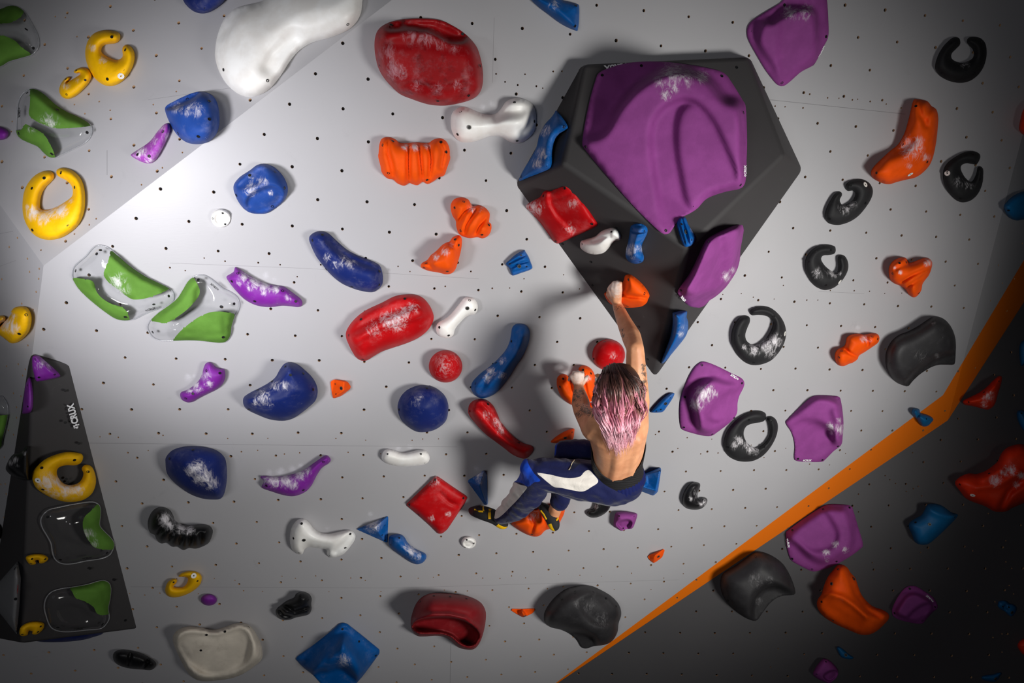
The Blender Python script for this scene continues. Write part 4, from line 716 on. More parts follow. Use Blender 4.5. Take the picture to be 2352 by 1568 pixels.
GP = 'purple macros'; GV = 'small violet holds'
hold('purple', 'huge purple hold with an arched fold covering the front of the big volume', 'f', 'm', '760,225 860,180 980,150 1120,138 1280,142 1430,160 1580,185 1720,225 1790,310 1870,440 1890,480 1898,600 1902,760 1898,900 1895,1020 1880,1090 1840,1122 1750,1140 1650,1170 1580,1205 1520,1270 1460,1310 1390,1345 1345,1400 1310,1455 1280,1470 1240,1460 1150,1380 1040,1270 930,1150 800,1000 700,880 640,800 630,760 650,620 690,430 730,290', .018, .03,
     [('S', '560,800 780,700 900,500 1040,340 1190,245 1340,205 1480,225 1610,290 1720,420 1850,490 1872,760 1862,1080 1640,1160 1490,1265 1330,1400 1270,1560 1000,1320 700,1000', 70, .20, 1, '1450,330 940,1166'), ('S', '1290,1440 1200,1080 1160,760 1195,570 1320,455 1470,440 1620,570 1730,760 1840,1080 1640,1170 1480,1270', 34, -.05, 1), ('S', '1470,1270 1395,1020 1358,740 1385,540 1480,470 1630,590 1735,760 1850,1080 1640,1170', 40, .026, 1), ('S', '760,260 1100,165 1400,175 1700,250 1840,470 1600,260 1340,180 1040,310 850,520 680,720', 40, -.004)],
     [(1330, 240, 90, .6), (1240, 300, 60, .5), (1440, 260, 70, .5), (1550, 260, 50, .6), (1280, 400, 40, .7), (1330, 340, 40, .6)], '783,244 1085,171 1384,177 1707,252 1874,533 1852,1091 1478,1254 1274,1443 935,1146 655,796', it=2, name='macro_hold', group=GP, logos=[((1711.5, 406), (1711.5, 379), 'wprint')])
hold('purple', 'purple macro hanging at the top edge, right of the big volume', 'm', 'o', '500,-10 460,25 350,90 260,150 220,200 215,260 235,320 290,420 350,520 410,600 450,640 490,645 540,610 620,540 710,490 745,440 790,350 825,270 825,150 815,0 800,-60 650,-90', .02, .03,
     [('S', '330,180 400,170 470,128 560,80 650,62 715,95 740,250 725,440 600,530 490,610 400,480 300,320', 50, .10, 1, '650,90 430,690'), ('S', '470,135 560,85 650,68 700,95 735,250 715,460 600,530 490,620 450,400 465,240', 30, -.014, 1), ('S', '400,150 480,20 560,-40 660,-20 700,80 640,55 540,75 460,120', 30, -.02, 1)], [(540, 100, 60, .5), (660, 85, 50, .5), (630, 150, 40, .3)], '240,231 808,275 711,483 477,620 495,37', name='macro_hold', group=GP, logos=[((1879.2, 131), (1892.9, 105)) + ('wprint',)])
hold('purple', 'purple leaf-shaped macro wrapped on the lower right face of the big volume', 'q', 'n', '1835,362 1838,390 1820,470 1800,560 1795,640 1780,720 1740,790 1690,860 1630,910 1570,945 1530,985 1480,1003 1420,990 1370,950 1335,905 1328,880 1350,840 1420,740 1480,620 1520,530 1555,480 1640,430 1740,385', .02, .03,
     [('S', '1370,880 1440,740 1540,510 1640,440 1790,400 1780,600 1740,760 1620,890 1500,930 1420,940', 60, .06, 1), ('R', '1640,480 1660,600 1640,760', 40, -.015), ('R', '1370,890 1450,930 1580,900', 20, -.02)], [(1690, 770, 35, .7), (1740, 720, 25, .6)], '1352,870 1560,505', name='macro_hold', group=GP, logos=[((1574.5, 690.5), (1566, 679), 'wprint')])
hold('purple', 'purple macro with a big chalk smear directly right of the climber', 'm', 'q', '515,455 550,438 600,447 680,480 770,525 850,565 872,600 865,640 835,700 820,760 818,820 800,865 740,925 660,985 620,1010 560,1010 480,992 400,965 380,930 372,840 378,740 400,660 440,560 480,490', .02, .03,
     [('S', '490,790 480,720 540,630 620,575 720,600 850,640 815,740 812,830 700,930 620,985 530,960 510,880', 55, .11, 1, '500,740 900,780'), ('S', '640,760 700,690 850,640 815,740 812,830 740,890 640,900 580,850', 55, -.04, 1)], [(560, 690, 60, .95), (500, 770, 45, .95), (600, 660, 40, .8), (640, 690, 30, .5)], '545,464 854,604 793,871 625,997 406,944 413,710', name='macro_hold', group=GP, logos=[((1696, 871), (1678.5, 859.5), 'wprint')])
hold('purple', 'purple macro alone between the black ring and the orange stripe', 'm', 'q', '1192,905 1210,880 1290,800 1360,735 1410,703 1480,697 1560,702 1605,710 1620,750 1632,830 1638,920 1632,1010 1620,1080 1560,1130 1500,1190 1470,1210 1380,1212 1280,1205 1258,1180 1262,1100 1255,1040 1235,980 1205,935', .02, .03,
     [('S', '1215,905 1330,890 1440,905 1540,970 1560,1050 1610,1060 1620,930 1600,760 1440,720 1300,820', 50, .08, 1, '1600,930 1180,900'), ('R', '1570,830 1600,900', 30, .02), ('S', '1250,960 1330,920 1430,930 1530,990 1550,1080 1440,1150 1290,1170', 60, -.01, 1)], [(1540, 940, 30, .9), (1610, 960, 40, .7), (1550, 980, 20, .8), (1605, 890, 20, .8)], '1420,722 1598,732 1597,1091 1475,1195 1287,1187 1219,905', name='macro_hold', group=GP, logos=[((1844, 1057), (1864, 1057), 'wprint')])
hold('purple', 'purple macro on the dark wall with two chalk prints, tucked under the orange stripe', 'w', 's', '1302,465 1320,440 1420,365 1540,285 1610,252 1700,250 1780,262 1800,300 1830,400 1870,540 1850,580 1760,645 1660,700 1560,735 1500,745 1430,715 1350,670 1325,630 1308,560', .02, .03,
     [('S', '1335,480 1480,360 1590,290 1700,285 1745,300 1790,420 1790,550 1720,620 1610,675 1500,650 1400,560', 55, .085, 1), ('S', '1340,475 1480,365 1580,305 1650,390 1685,480 1650,560 1580,590 1490,590 1400,530', 40, -.035, 1)], [(1665, 545, 24, .95), (1600, 605, 26, .95), (1740, 585, 24, .7), (1605, 660, 18, .5)], '1575,284 1772,275 1848,572 1349,440 1349,652 1494,728 1677,672', name='macro_hold', group=GP, logos=[((1809, 1236), (1812, 1257.5), 'wprint')])
hold('purple', 'medium purple dish macro at the lower right, right of the orange saddle hold', 'w', 't', '835,1030 838,990 870,920 920,850 965,823 1020,825 1080,860 1150,910 1180,960 1180,995 1140,1030 1100,1075 1065,1110 1000,1108 900,1085 850,1060', .018, .03,
     [('S', '870,1030 900,960 960,890 1040,890 1140,960 1140,1010 1050,1080 950,1070', 36, .06, 1), ('S', '960,1060 1030,990 1110,955 1160,980 1100,1040 1050,1080', 24, -.035, 1)], [], '970,843 1164,982 853,1031 1067,1087', name='macro_hold', group=GP, logos=[((2143.5, 1382), (2127.5, 1366.5), 'wprint')])
hold('purple', 'small purple cup hold just below the climber hips', 'm', 'l', '2042,330 2055,265 2085,250 2150,250 2215,262 2222,285 2205,340 2185,378 2140,385 2100,397 2070,380 2045,365', .08, .05, [('S', '2070,345 2100,322 2150,315 2180,335 2165,370 2110,388', 18, -.06)], scr='2085,284 2198,286 2115,377', it=2, name='cup_hold', group='small purple cups')
hold('purple', 'small purple cup hold on the dark wall at the bottom edge', 'w', 's', '1502,1495 1530,1440 1570,1393 1600,1390 1640,1415 1680,1460 1688,1490 1675,1530 1630,1568 1600,1565 1550,1545 1515,1520', .07, .045, [('S', '1580,1520 1610,1490 1660,1475 1682,1495 1665,1530 1620,1555', 16, -.05)], scr='1597,1412 1528,1502 1660,1530', it=2, name='cup_hold', group='small purple cups')
hold('pinkish', 'pinkish chalky triangular hold hanging below the dark blue bucket', 'u', 'a', '1510,1108 1530,1130 1530,1180 1500,1260 1450,1360 1400,1440 1350,1472 1290,1462 1230,1435 1185,1405 1180,1390 1220,1360 1300,1310 1360,1260 1420,1180 1470,1125', .05, .05, chalk=[(1260, 1370, 60, .9), (1440, 1150, 50, .6), (1340, 1440, 50, .6), (1500, 1230, 40, .6), (1380, 1270, 60, .4)], scr='1468,1186 1238,1392 1342,1405', group=GV)
hold('violet', 'violet nub hold sliced by the left edge, below the top left clear hold', 'u', 'a', '-60,1150 0,1138 50,1160 75,1195 60,1240 20,1258 -60,1250', .04, .03, scr='', group=GV)
hold('violet', 'violet fish-shaped hold with chalk along its upper edge', 'm', 'e', '157,1033 190,1045 250,1085 340,1135 430,1175 520,1195 590,1205 640,1235 700,1280 745,1315 762,1350 755,1380 720,1392 660,1385 580,1380 500,1390 420,1390 330,1370 240,1320 160,1240 105,1170 80,1130 85,1110 120,1090 145,1070', .065, .05,
     chalk=[(250, 1110, 50, .8), (340, 1160, 60, .95), (430, 1200, 60, .95), (520, 1215, 45, .9), (280, 1230, 25, .8), (420, 1265, 25, .8), (200, 1170, 40, .4), (640, 1310, 40, .4)], scr='183,1087 127,1160 584,1247 703,1340 333,1338', group=GV)
hold('violet', 'violet forked hold with chalk in the notch, above the navy chalky sloper', 'm', 'g', '1885,513 1910,525 1940,555 1985,572 2015,575 2027,610 2025,660 2000,715 1950,760 1870,800 1790,840 1740,870 1690,878 1640,855 1622,815 1632,785 1680,765 1740,730 1790,680 1820,620 1835,560 1855,525', .06, .05, chalk=[(1760, 720, 35, .95), (1700, 770, 30, .9), (1880, 710, 35, .8), (1850, 650, 45, .6), (1790, 760, 40, .5)], scr='1860,592 1980,614 1737,798 1674,840', group=GV)
hold('violet', 'violet ladle-shaped hold with heavy chalk, left of the white banana hold', 'm', 'z', '746,1046 755,1048 759.7,1056 755,1063.5 739.8,1073.7 729.6,1087.8 723,1100 715,1115 700,1130 676,1139 652,1137 622.4,1128 603,1121 601.5,1115 606,1106 601.5,1100 598.2,1094 607,1092.4 640.3,1094 673.5,1088 699,1077.6 722,1062', .065, .05, chalk=[(630, 1102, 16, .95), (655, 1103, 16, .9), (690, 1088, 14, .95), (672, 1112, 12, .8), (610, 1105, 10, .7), (705, 1080, 10, .7)], scr='743,1060 612,1115 697,1125', group=GV)
hold('violet', 'purple egg-shaped hold beside the lowest yellow open ring', 'm', 'k', blob(602, 928, 62, 45), .045, .04, scr='', group=GV)
hold('violet', 'purple triangular hold capping the tall black volume', 't', 'g', '290,500 295,465 325,452 360,465 420,515 500,585 540,630 530,650 450,670 370,685 325,682 305,620 292,560', .035, .03, [('R', '330,470 420,560 520,640', 24, .012)], [(380, 530, 40, .5), (340, 540, 50, .3), (440, 560, 40, .4)], '321,490 350,652 492,626', group=GV)
hold('violet', 'narrow purple hold on the shaded side of the tall black volume', 's', 'g', '262,650 275,665 288,720 297,800 297,890 285,950 260,972 205,978 203,950 210,860 222,760 240,690', .035, .03, scr='247,724 252,914', group=GV)

GK = 'black lumpy holds'
hold('gloss', 'black lumpy kidney hold chalked on top, at the lower left', 'm', 'k', '133,370 135,310 165,250 210,218 260,217 305,240 330,285 345,320 400,350 470,352 560,348 610,360 632,395 625,440 600,490 550,520 500,535 450,530 405,545 360,520 320,520 280,490 235,495 200,465 185,430 150,410', .11, .07, fl_(('190,440 260,370', 16, -.025), ('290,490 320,420', 14, -.025), ('370,525 390,450', 14, -.025), ('450,530 460,440', 14, -.025), ('540,520 540,430', 14, -.02)),
     [(270, 310, 50, .95), (300, 350, 45, .95), (390, 370, 40, .9), (450, 385, 40, .9), (330, 425, 12, .7)], '', group=GK)
hold('gloss', 'small black blob hold near the bottom, above the large blue square', 'm', 'k', '1115,1020 1130,990 1160,965 1200,935 1255,910 1275,880 1320,865 1370,880 1393,915 1390,960 1392,1000 1370,1040 1320,1055 1270,1065 1230,1080 1180,1085 1135,1065', .1, .06, fl_(('1180,970 1260,1020 1390,980', 14, -.02), ('1130,1000 1180,1050 1250,1060', 12, -.02)), [], '1365,931 1303,893', group=GK)
hold('gloss', 'black slug-shaped hold at the bottom left corner', 'm', 'j', '785,1385 800,1350 850,1337 920,1345 980,1360 1040,1390 1080,1420 1084,1450 1050,1478 990,1475 920,1470 850,1455 800,1425', .07, .05, fl_(('1040,1385 1020,1440 1000,1470', 12, -.02), ('910,1345 890,1460', 12, -.012)), [], '833,1362 970,1420 1050,1440', group=GK)
hold('gloss', 'shiny black lump on the shaded flank of the tall black volume', 's', 'z', '13,1073.6 20,1056 30.7,1043 47,1037 60,1025.7 66.7,1028.8 67,1063 66,1093.6 63.7,1103 42.4,1099.5 26,1091 16.5,1083', .05, .04, [('R', '20,1070 40,1088 62,1098', 4, -.01)], [(35, 1055, 7, .8), (24, 1062, 7, .7), (55, 1040, 5, .6), (40, 1070, 5, .5)], '', group=GK)
hold('charcoal', 'charcoal winged macro near the bend of the orange stripe', 'm', 'r', '285,430 290,370 315,310 350,265 400,230 460,208 540,165 600,125 650,95 700,93 750,115 795,165 825,230 837,300 835,380 830,450 815,468 760,468 700,470 640,490 560,540 500,595 465,635 430,632 370,605 320,550 292,490', .13, .09, [('S', '440,650 480,575 570,480 670,415 780,378 860,378 860,500 640,520 500,650', 10, -.2)], [(560, 400, 60, .25), (690, 400, 20, .6), (660, 140, 20, .4)], '660,130 400,258 323,460 435,622', name='macro_hold', group='charcoal macros')
hold('charcoal', 'charcoal crescent dome on the dark wall touching the orange stripe', 'w', 's', '1060,610 1130,603 1210,635 1280,690 1330,770 1365,860 1370,910 1340,920 1260,930 1190,975 1130,1050 1085,1107 1030,1100 960,1060 890,1000 840,930 817,850 825,780 860,740 930,700 1000,650', .19, .13, [('S', '1085,1115 1040,1040 1070,940 1130,870 1210,850 1300,880 1380,920 1270,940 1180,990', 16, -.2)], [(1080, 810, 60, .35), (1180, 810, 30, .4), (1100, 965, 30, .4)], '1077,631 873,777 870,961 1220,650', it=3, name='macro_hold', group='charcoal macros')
hold('charcoal', 'charcoal domed macro with a dish at the bottom centre', 'm', 'l', '1505,1060 1515,1010 1560,940 1620,880 1690,838 1780,820 1870,822 1950,855 2030,905 2085,970 2100,1040 2080,1110 2070,1180 2030,1245 1970,1275 1890,1285 1830,1303 1790,1290 1760,1240 1710,1195 1640,1160 1560,1140 1515,1105', .2, .13,
     [('S', '1790,960 1860,900 1960,900 2040,980 2060,1080 1990,1120 1900,1110 1830,1050', 50, -.045), ('S', '1640,1150 1720,1165 1810,1178 1900,1225 1900,1290 1830,1312 1780,1300 1750,1240 1700,1195', 12, -.22)], [(1850, 960, 80, .22), (1950, 1080, 80, .22), (1760, 960, 40, .25)], '1637,919 1745,863 1887,868 1985,918 1560,1014 1540,1108 2063,978', it=3, name='macro_hold', group='charcoal macros')
hold('black', 'sliver of a black hold at the left edge beside the tall black volume', 'l', 'z', '-14,1198 -4,1202 2,1212 3,1222 1,1234 -6,1240 -16,1238 -22,1218', .03, .03, scr='', group=GK)

# ------------------------------------------------------------------ the climber
from mathutils.bvhtree import BVHTree
def at(x, y, h): return MAIN.hit(x, y, h)
def ico(bm, c, r, sub=2):
    return bmesh.ops.create_icosphere(bm, subdivisions=sub, radius=r, matrix=Matrix.Translation(c))['verts']
class Body:
    """collects tapered limbs, lofted rings and ellipsoids; build() fuses them into one continuous skin"""
    def __init__(s): s.bm = bmesh.new()
    def cap(s, a, ra, b, rb, sub=2):
        t = bmesh.new(); ico(t, a, ra, sub); ico(t, b, rb, sub)
        r = bmesh.ops.convex_hull(t, input=t.verts); bad = list({g for g in r['geom_interior']+r['geom_unused'] if isinstance(g, bmesh.types.BMVert)})
        bmesh.ops.delete(t, geom=bad, context='VERTS'); s.add(t)
    def add(s, t):
        me = bpy.data.meshes.new('t'); t.to_mesh(me); t.free(); s.bm.from_mesh(me); bpy.data.meshes.remove(me)
    def chain(s, P, R, sub=2):
        for i in range(len(P)-1): s.cap(P[i], R[i], P[i+1], R[i+1], sub)
    def ell(s, c, ax, rad):
        t = bmesh.new(); m = Matrix.Identity(4)
        for j in range(3):
            for i in range(3): m[i][j] = ax[j][i]*rad[j]
        for i in range(3): m[i][3] = c[i]
        bmesh.ops.create_icosphere(t, subdivisions=3, radius=1, matrix=m); s.add(t)
    def loft(s, rings, n=28):
        t = bmesh.new(); V_ = []
        for c, r, b, w, d in rings: V_.append([t.verts.new(c+r*(w*math.cos(q*2*math.pi/n))+b*(d*math.sin(q*2*math.pi/n))) for q in range(n)])
        for A, B in zip(V_, V_[1:]):
            for q in range(n): t.faces.new((A[q], A[(q+1) % n], B[(q+1) % n], B[q]))
        t.faces.new(V_[0]); t.faces.new(V_[-1]); bmesh.ops.recalc_face_normals(t, faces=t.faces); s.add(t)
    def build(s, name, mat, parent, voxel, smooth=4, root=V()):
        me = bpy.data.meshes.new(name); s.bm.to_mesh(me); s.bm.free()
        o = bpy.data.objects.new(name, me); COL.objects.link(o)
        m = o.modifiers.new('r', 'REMESH'); m.mode = 'VOXEL'; m.voxel_size = voxel
        m = o.modifiers.new('s', 'SMOOTH'); m.factor = .5; m.iterations = smooth
        m2 = bpy.data.meshes.new_from_object(o.evaluated_get(bpy.context.evaluated_depsgraph_get())); m2.name = name
        o.modifiers.clear(); o.data = m2; bpy.data.meshes.remove(me)
        m2.transform(Matrix.Translation(-root)); o.parent = parent; m2.materials.clear(); m2.materials.append(mat)
        m2.polygons.foreach_set('use_smooth', [True]*len(m2.polygons)); return o
PELV = at(1418, 1105, .40)
person = bpy.data.objects.new('person', None); COL.objects.link(person); person.location = PELV; person.empty_display_size = .2
tag(person, 'climber with long wavy pink hair and navy tracksuit trousers, hanging from two orange holds', 'person')
bpy.context.view_layer.update()

# materials
def skin_mat():
    t = NT('skin'); c = lin((226, 156, 114))
    col = t.mix(t.mrange(t.noise(11, 5), .35, .7), tuple(x*.86 for x in c[:3])+(1,), lin((234, 170, 128)))
    col = t.mix(t.mrange(t.noise(90, 2, .5), .73, .77), col, lin((110, 60, 40)))
    k = t.N('ShaderNodeAttribute', attribute_name='ink').outputs['Fac']
    s = t.N('ShaderNodeMath', operation='ADD'); t.L(k, s.inputs[0]); t.L(t.math('MULTIPLY', t.mrange(t.noise(48, 6, .65, dist=2.2), .36, .64), .9), s.inputs[1])
    f = t.math('MULTIPLY', t.mrange(s.outputs[0], .98, 1.12), t.mrange(k, .15, .3)); col = t.mix(t.math('MULTIPLY', f, .82), col, lin((52, 58, 54)))
    h = t.N('ShaderNodeAttribute', attribute_name='chalk').outputs['Fac']; s = t.N('ShaderNodeMath', operation='ADD'); t.L(h, s.inputs[0]); t.L(t.noise(60, 5, .7), s.inputs[1])
    col = t.mix(t.math('MULTIPLY', t.mrange(s.outputs[0], .75, 1.35), .8), col, lin((236, 224, 218)))
    t.set(col, .5, .4); t.b.inputs['Subsurface Weight'].default_value = .06; t.b.inputs['Subsurface Radius'].default_value = (.012, .005, .003)
    t.bump(t.noise(120, 4), .12, .001); return t.m
def cloth_mat():
    t = NT('tracksuit_cloth'); base = t.mix(t.noise(5, 4), lin((11, 17, 60)), lin((17, 25, 76)))
    for nm, rgb in (('bright', (2, 62, 176)), ('white', (226, 220, 212)), ('pocket', (14, 18, 46))):
        a = t.N('ShaderNodeAttribute', attribute_name=nm).outputs['Fac']; base = t.mix(t.mrange(a, -.35, .35), base, lin(rgb))
    a = t.N('ShaderNodeAttribute', attribute_name='chalk').outputs['Fac']; s = t.N('ShaderNodeMath', operation='ADD'); t.L(a, s.inputs[0]); t.L(t.noise(22, 9, .75), s.inputs[1])
    base = t.mix(t.math('MULTIPLY', t.mrange(s.outputs[0], .95, 1.6), .6), base, lin((190, 190, 206)))
    t.set(base, .75, .2); t.b.inputs['Sheen Weight'].default_value = .15
    t.bump(t.noise(26, 5, .55, dist=.6), .35, .012); return t.m
SKIN, CLOTH = skin_mat(), cloth_mat()
def top_mat():
    t = NT('black_ribbed_knit'); w = t.N('ShaderNodeTexWave', bands_direction='Z'); w.inputs['Scale'].default_value = 28; w.inputs['Distortion'].default_value = 2.5; w.inputs['Detail'].default_value = 1
    t.L(t.N('ShaderNodeTexCoord').outputs['Object'], w.inputs['Vector']); t.set(lin((32, 31, 33)), .7, .3); t.bump(w.outputs['Fac'], .3, .004); return t.m
M['knit'] = top_mat(); M['rib'] = simple('navy_ribbed_waistband', (20, 28, 82), .75, .2)
M['rubber'] = simple('black_shoe_rubber', (44, 44, 46), .6); M['suede'] = simple('charcoal_shoe_upper', (34, 33, 35), .8)
M['yel'] = simple('yellow_shoe_rubber', (236, 184, 14), .5); M['lace'] = simple('zip_tape', (206, 190, 160), .6)

# torso frame: hanging back from the wall, so its top leans towards the viewer
SHR, SHL = at(1463, 922, .58), at(1368, 983, .57)
cP, cW, cB, cC, cU, cN = at(1416, 1106, .40), at(1417, 1068, .45), at(1421, 1030, .52), at(1421, 985, .58), at(1420, 950, .60), at(1421, 922, .59)
HEAD = at(1412, 898, .57)
ax = (cU-cP).normalized()
def frame(r0):
    r = (r0-ax*r0.dot(ax)).normalized(); b = r.cross(ax); b = -b if b.dot(CAM-cC) < 0 else b; return r, b
rh, bh = frame(V((1, .17, .05))); rs, bs = frame(SHR-SHL); rm, bm_ = frame((SHR-SHL).normalized()+rh)
B = Body()
B.loft([(cP, rh, bh, .135, .095), (cW, rh, bh, .106, .082), (cB, rm, bm_, .112, .086), (cC, rs, bs, .128, .098), (cU, rs, bs, .128, .088), (cN, rs, bs, .075, .060)])
fw = (-MAIN.n*.8+V((-.35, 0, .12))).normalized()             # where the face looks: at the wall, a little to the left
hu = (V((0, 0, 1))-fw*fw.z).normalized(); hr = fw.cross(hu)
B.chain([cN, HEAD-hu*.05], [.052, .047])
B.ell(HEAD+hu*.015-fw*.01, (hr, fw, hu), (.074, .094, .10)); B.ell(HEAD+fw*.03-hu*.05, (hr, fw, hu), (.056, .062, .062))
B.cap(HEAD+fw*.088+hu*.012, .010, HEAD+fw*.108-hu*.022, .014); B.ell(HEAD+fw*.086-hu*.062, (hr, fw, hu), (.026, .012, .010)); B.ell(HEAD+fw*.083-hu*.095, (hr, fw, hu), (.02, .016, .014))
for s in (-1, 1):
    B.ell(HEAD+hr*s*.077-fw*.0, (hr, fw, hu), (.011, .02, .032)); B.ell(HEAD+fw*.082+hr*s*.032+hu*.03, (hr, fw, hu), (.022, .012, .008))
# arms
hR = VLL.hit(1414, 673, .075); wR = VLL.hit(1418, 701, .085); eR = at(1459, 800, .53)
hL = at(1329, 868, .135); wL = at(1329, 889, .165); eL = at(1336, 943, .38)
def lerp(a, b, t): return a+(b-a)*t
B.chain([cU+rs*.07, SHR, lerp(SHR, eR, .45), eR], [.062, .052, .045, .036]); B.chain([eR, lerp(eR, wR, .25)+V((.004, 0, 0)), lerp(eR, wR, .6), wR], [.036, .041, .033, .0235])
B.chain([cU-rs*.07, SHL, lerp(SHL, eL, .45), eL], [.064, .060, .049, .037]); B.chain([eL, lerp(eL, wL, .28), lerp(eL, wL, .62), wL], [.037, .042, .034, .0235])
B.ell(lerp(SHR, cC, .55)+bs*.05, (rs, ax, bs), (.05, .075, .035)); B.ell(lerp(SHL, cC, .55)+bs*.05, (rs, ax, bs), (.05, .07, .035))
B.chain([cU+bs*.05+rs*.03, SHR+ax*.01], [.05, .045]); B.chain([cU+bs*.05-rs*.03, SHL+ax*.01], [.05, .045])
for s in (-1, 1): B.chain([cW+rh*s*.034+bh*.056, cB+rm*s*.034+bm_*.062, cC+rs*s*.040+bs*.070], [.028, .030, .032])
# hands: palm, four fingers with two bends each, thumb from the side of the palm
def hand(pl, wr, knuck, mids, tips, th, pr=.013):
    for k in knuck: B.cap(lerp(wr, k, .22), .017, k, .0125)
    B.cap(lerp(wr, knuck[1], .4), .019, lerp(wr, knuck[2], .75), .016)
    for k, m, t in zip(knuck, mids, tips): B.chain([k, m, t], [.0105, .0092, .0078])
    B.chain(th, [.015, .0115, .0088])
P_ = lambda x, y, h: VLL.hit(x, y, h)
hand(VLL, wR, [P_(1400, 664, .095), P_(1407, 659, .10), P_(1415.5, 659, .10), P_(1423.5, 661, .095)], [P_(1402.5, 657, .09), P_(1409, 650, .092), P_(1417, 649.5, .092), P_(1424.5, 651, .09)],
     [P_(1404, 655, .055), P_(1411, 648, .055), P_(1418.5, 647, .055), P_(1425.5, 649, .055)], [P_(1407, 688, .08), P_(1397, 676, .07), P_(1397, 668, .05)])
hand(MAIN, wL, [at(1313, 864, .165), at(1320.5, 859, .172), at(1329, 858, .172), at(1337.5, 860, .168)], [at(1309, 868, .14), at(1318, 855.5, .145), at(1328, 854.5, .145), at(1338, 856, .145)],
     [at(1306, 873, .105), at(1317, 855, .105), at(1328, 854, .105), at(1339, 855, .105)], [at(1338, 878, .15), at(1346, 869, .14), at(1349, 864, .115)])
# bare right ankle between cuff and shoe
aR, aL = at(1277, 1166, .19), at(1153, 1186, .17)
B.chain([at(1284, 1140, .19), aR, at(1268, 1186, .16)], [.036, .032, .034])
body = B.build('body', SKIN, person, .0052, 5, PELV)
def vdata(o):
    me = o.data; w = [v.co+PELV for v in me.vertices]; px = np.array([proj(v) for v in w]); face = np.array([v.normal.dot(CAM-q) > 0 for v, q in zip(me.vertices, w)]); return me, px, face
def spots(px, L):
    a = np.zeros(len(px))
    for x, y, r, s in L: a = np.maximum(a, s*np.exp(-(np.hypot(px[:, 0]-x, px[:, 1]-y)/(r*1.35))**2))
    return a
me, px, fc = vdata(body)
ink = spots(px, [(1322, 903, 6, .9), (1328, 910, 7, .9), (1334, 899, 6, .95), (1320, 917, 6, .8), (1340, 940, 9, .95), (1350, 945, 8, .9), (1330, 952, 7, .9), (1358, 950, 8, .8), (1326, 930, 4, .7), (1415, 707, 6, .62), (1421, 704, 5, .6), (1434, 708, 3, .75), (1428, 757, 4, .75), (1432, 770, 4, .8), (1478, 842, 5, .9), (1479, 858, 5, .95), (1480, 875, 6, .95), (1479, 892, 6, .9), (1477, 905, 5, .7)])
attr(me, 'ink', ink*fc*1.0)
attr(me, 'chalk', spots(px, [(1411, 662, 22, .75), (1414, 648, 12, .8), (1328, 862, 20, .85), (1345, 865, 12, .8), (1308, 870, 12, .8)]))
bvh = BVHTree.FromPolygons([v.co+PELV for v in me.vertices], [p.vertices[:] for p in me.polygons])
def surf_at(x, y, tree, lift=0):
    r = ray(x, y).normalized(); h = tree.ray_cast(CAM, r)[0]; return None if h is None else h-r*lift
for s in (-1, 1):                                            # eyes, on the face turned to the wall
    bb = bmesh.new(); ico(bb, HEAD+fw*.079+hr*s*.032+hu*.012-PELV, .0115, 3); em = bpy.data.meshes.new('eye'); bb.to_mesh(em); bb.free(); em.materials.append(M['sticker'])
    e = bpy.data.objects.new('eye', em); COL.objects.link(e); e.parent = person

# black knitted top: a band round the ribs, scooped low in the middle of the back
def loft_obj(name, rings, top, mat, n=64, parent=person, ribs=0, m=14):
    vs, fs = [], []
    for j in range(m+1):
        for q in range(n):
            a = q*2*math.pi/n; f = j/m*top(a); k = f*(len(rings)-1); i = min(int(k), len(rings)-2); t = k-i
            c, r, b = (lerp(rings[i][g], rings[i+1][g], t) for g in range(3)); w, d = (rings[i][g]+(rings[i+1][g]-rings[i][g])*t for g in (3, 4))
            e = 1+(ribs*math.cos(a*44)*math.sin(math.pi*j/m) if ribs else 0)+(.012*math.sin(math.pi*j/m))
            vs.append(c+r*(w*e*math.cos(a))+b*(d*e*math.sin(a))-PELV)
    for j in range(m):
        for q in range(n): fs.append((j*n+q, j*n+(q+1) % n, (j+1)*n+(q+1) % n, (j+1)*n+q))
    o = newobj(name, vs, fs, mat, parent); md = o.modifiers.new('t', 'SOLIDIFY'); md.thickness = .003; md.offset = 1; return o
e_ = .006
loft_obj('top', [(lerp(cP, cW, .35), rh, bh, .118+e_, .088+e_), (cW, rh, bh, .106+e_, .082+e_), (cB, rm, bm_, .113+e_, .088+e_), (cC, rs, bs, .129+e_, .099+e_)],
         lambda a: .62-.26*math.sin(a)+.10*max(0, math.cos(a)), M['knit'])['label'] = 'black ribbed sports top'

# tracksuit trousers
T = Body(); hipN, hipF = at(1404, 1112, .42), at(1424, 1102, .34)
kN, kF = at(1240, 1085, .40), at(1302, 1040, .20)
T.loft([(at(1416, 1088, .425), rh, bh, .116, .092), (at(1416, 1102, .405), rh, bh, .135, .105), (at(1412, 1118, .38), rh, bh, .13, .10), (at(1408, 1128, .36), rh, bh, .10, .08)])
T.chain([hipN, lerp(hipN, kN, .35), lerp(hipN, kN, .7), kN], [.098, .095, .083, .068]); T.chain([at(1398, 1122, .40), at(1330, 1121, .39), at(1262, 1104, .38)], [.066, .060, .052])
T.chain([kN, lerp(kN, aL, .35)+V((.018, 0, -.006)), lerp(kN, aL, .72)+V((.018, 0, -.010)), at(1152, 1186, .17)], [.068, .080, .066, .039]); T.cap(at(1212, 1070, .40), .036, at(1226, 1090, .38), .056)
T.chain([hipF, lerp(hipF, kF, .5), kF], [.088, .078, .062]); T.cap(at(1296, 1034, .20), .05, at(1345, 1032, .27), .05); T.chain([kF, at(1298, 1100, .19), at(1285, 1150, .19), at(1283, 1157, .19)], [.062, .062, .048, .038])
tr = T.build('trousers', CLOTH, person, .0062, 6, PELV); tr['label'] = 'navy tracksuit trousers with white and bright blue panels'
me = tr.data
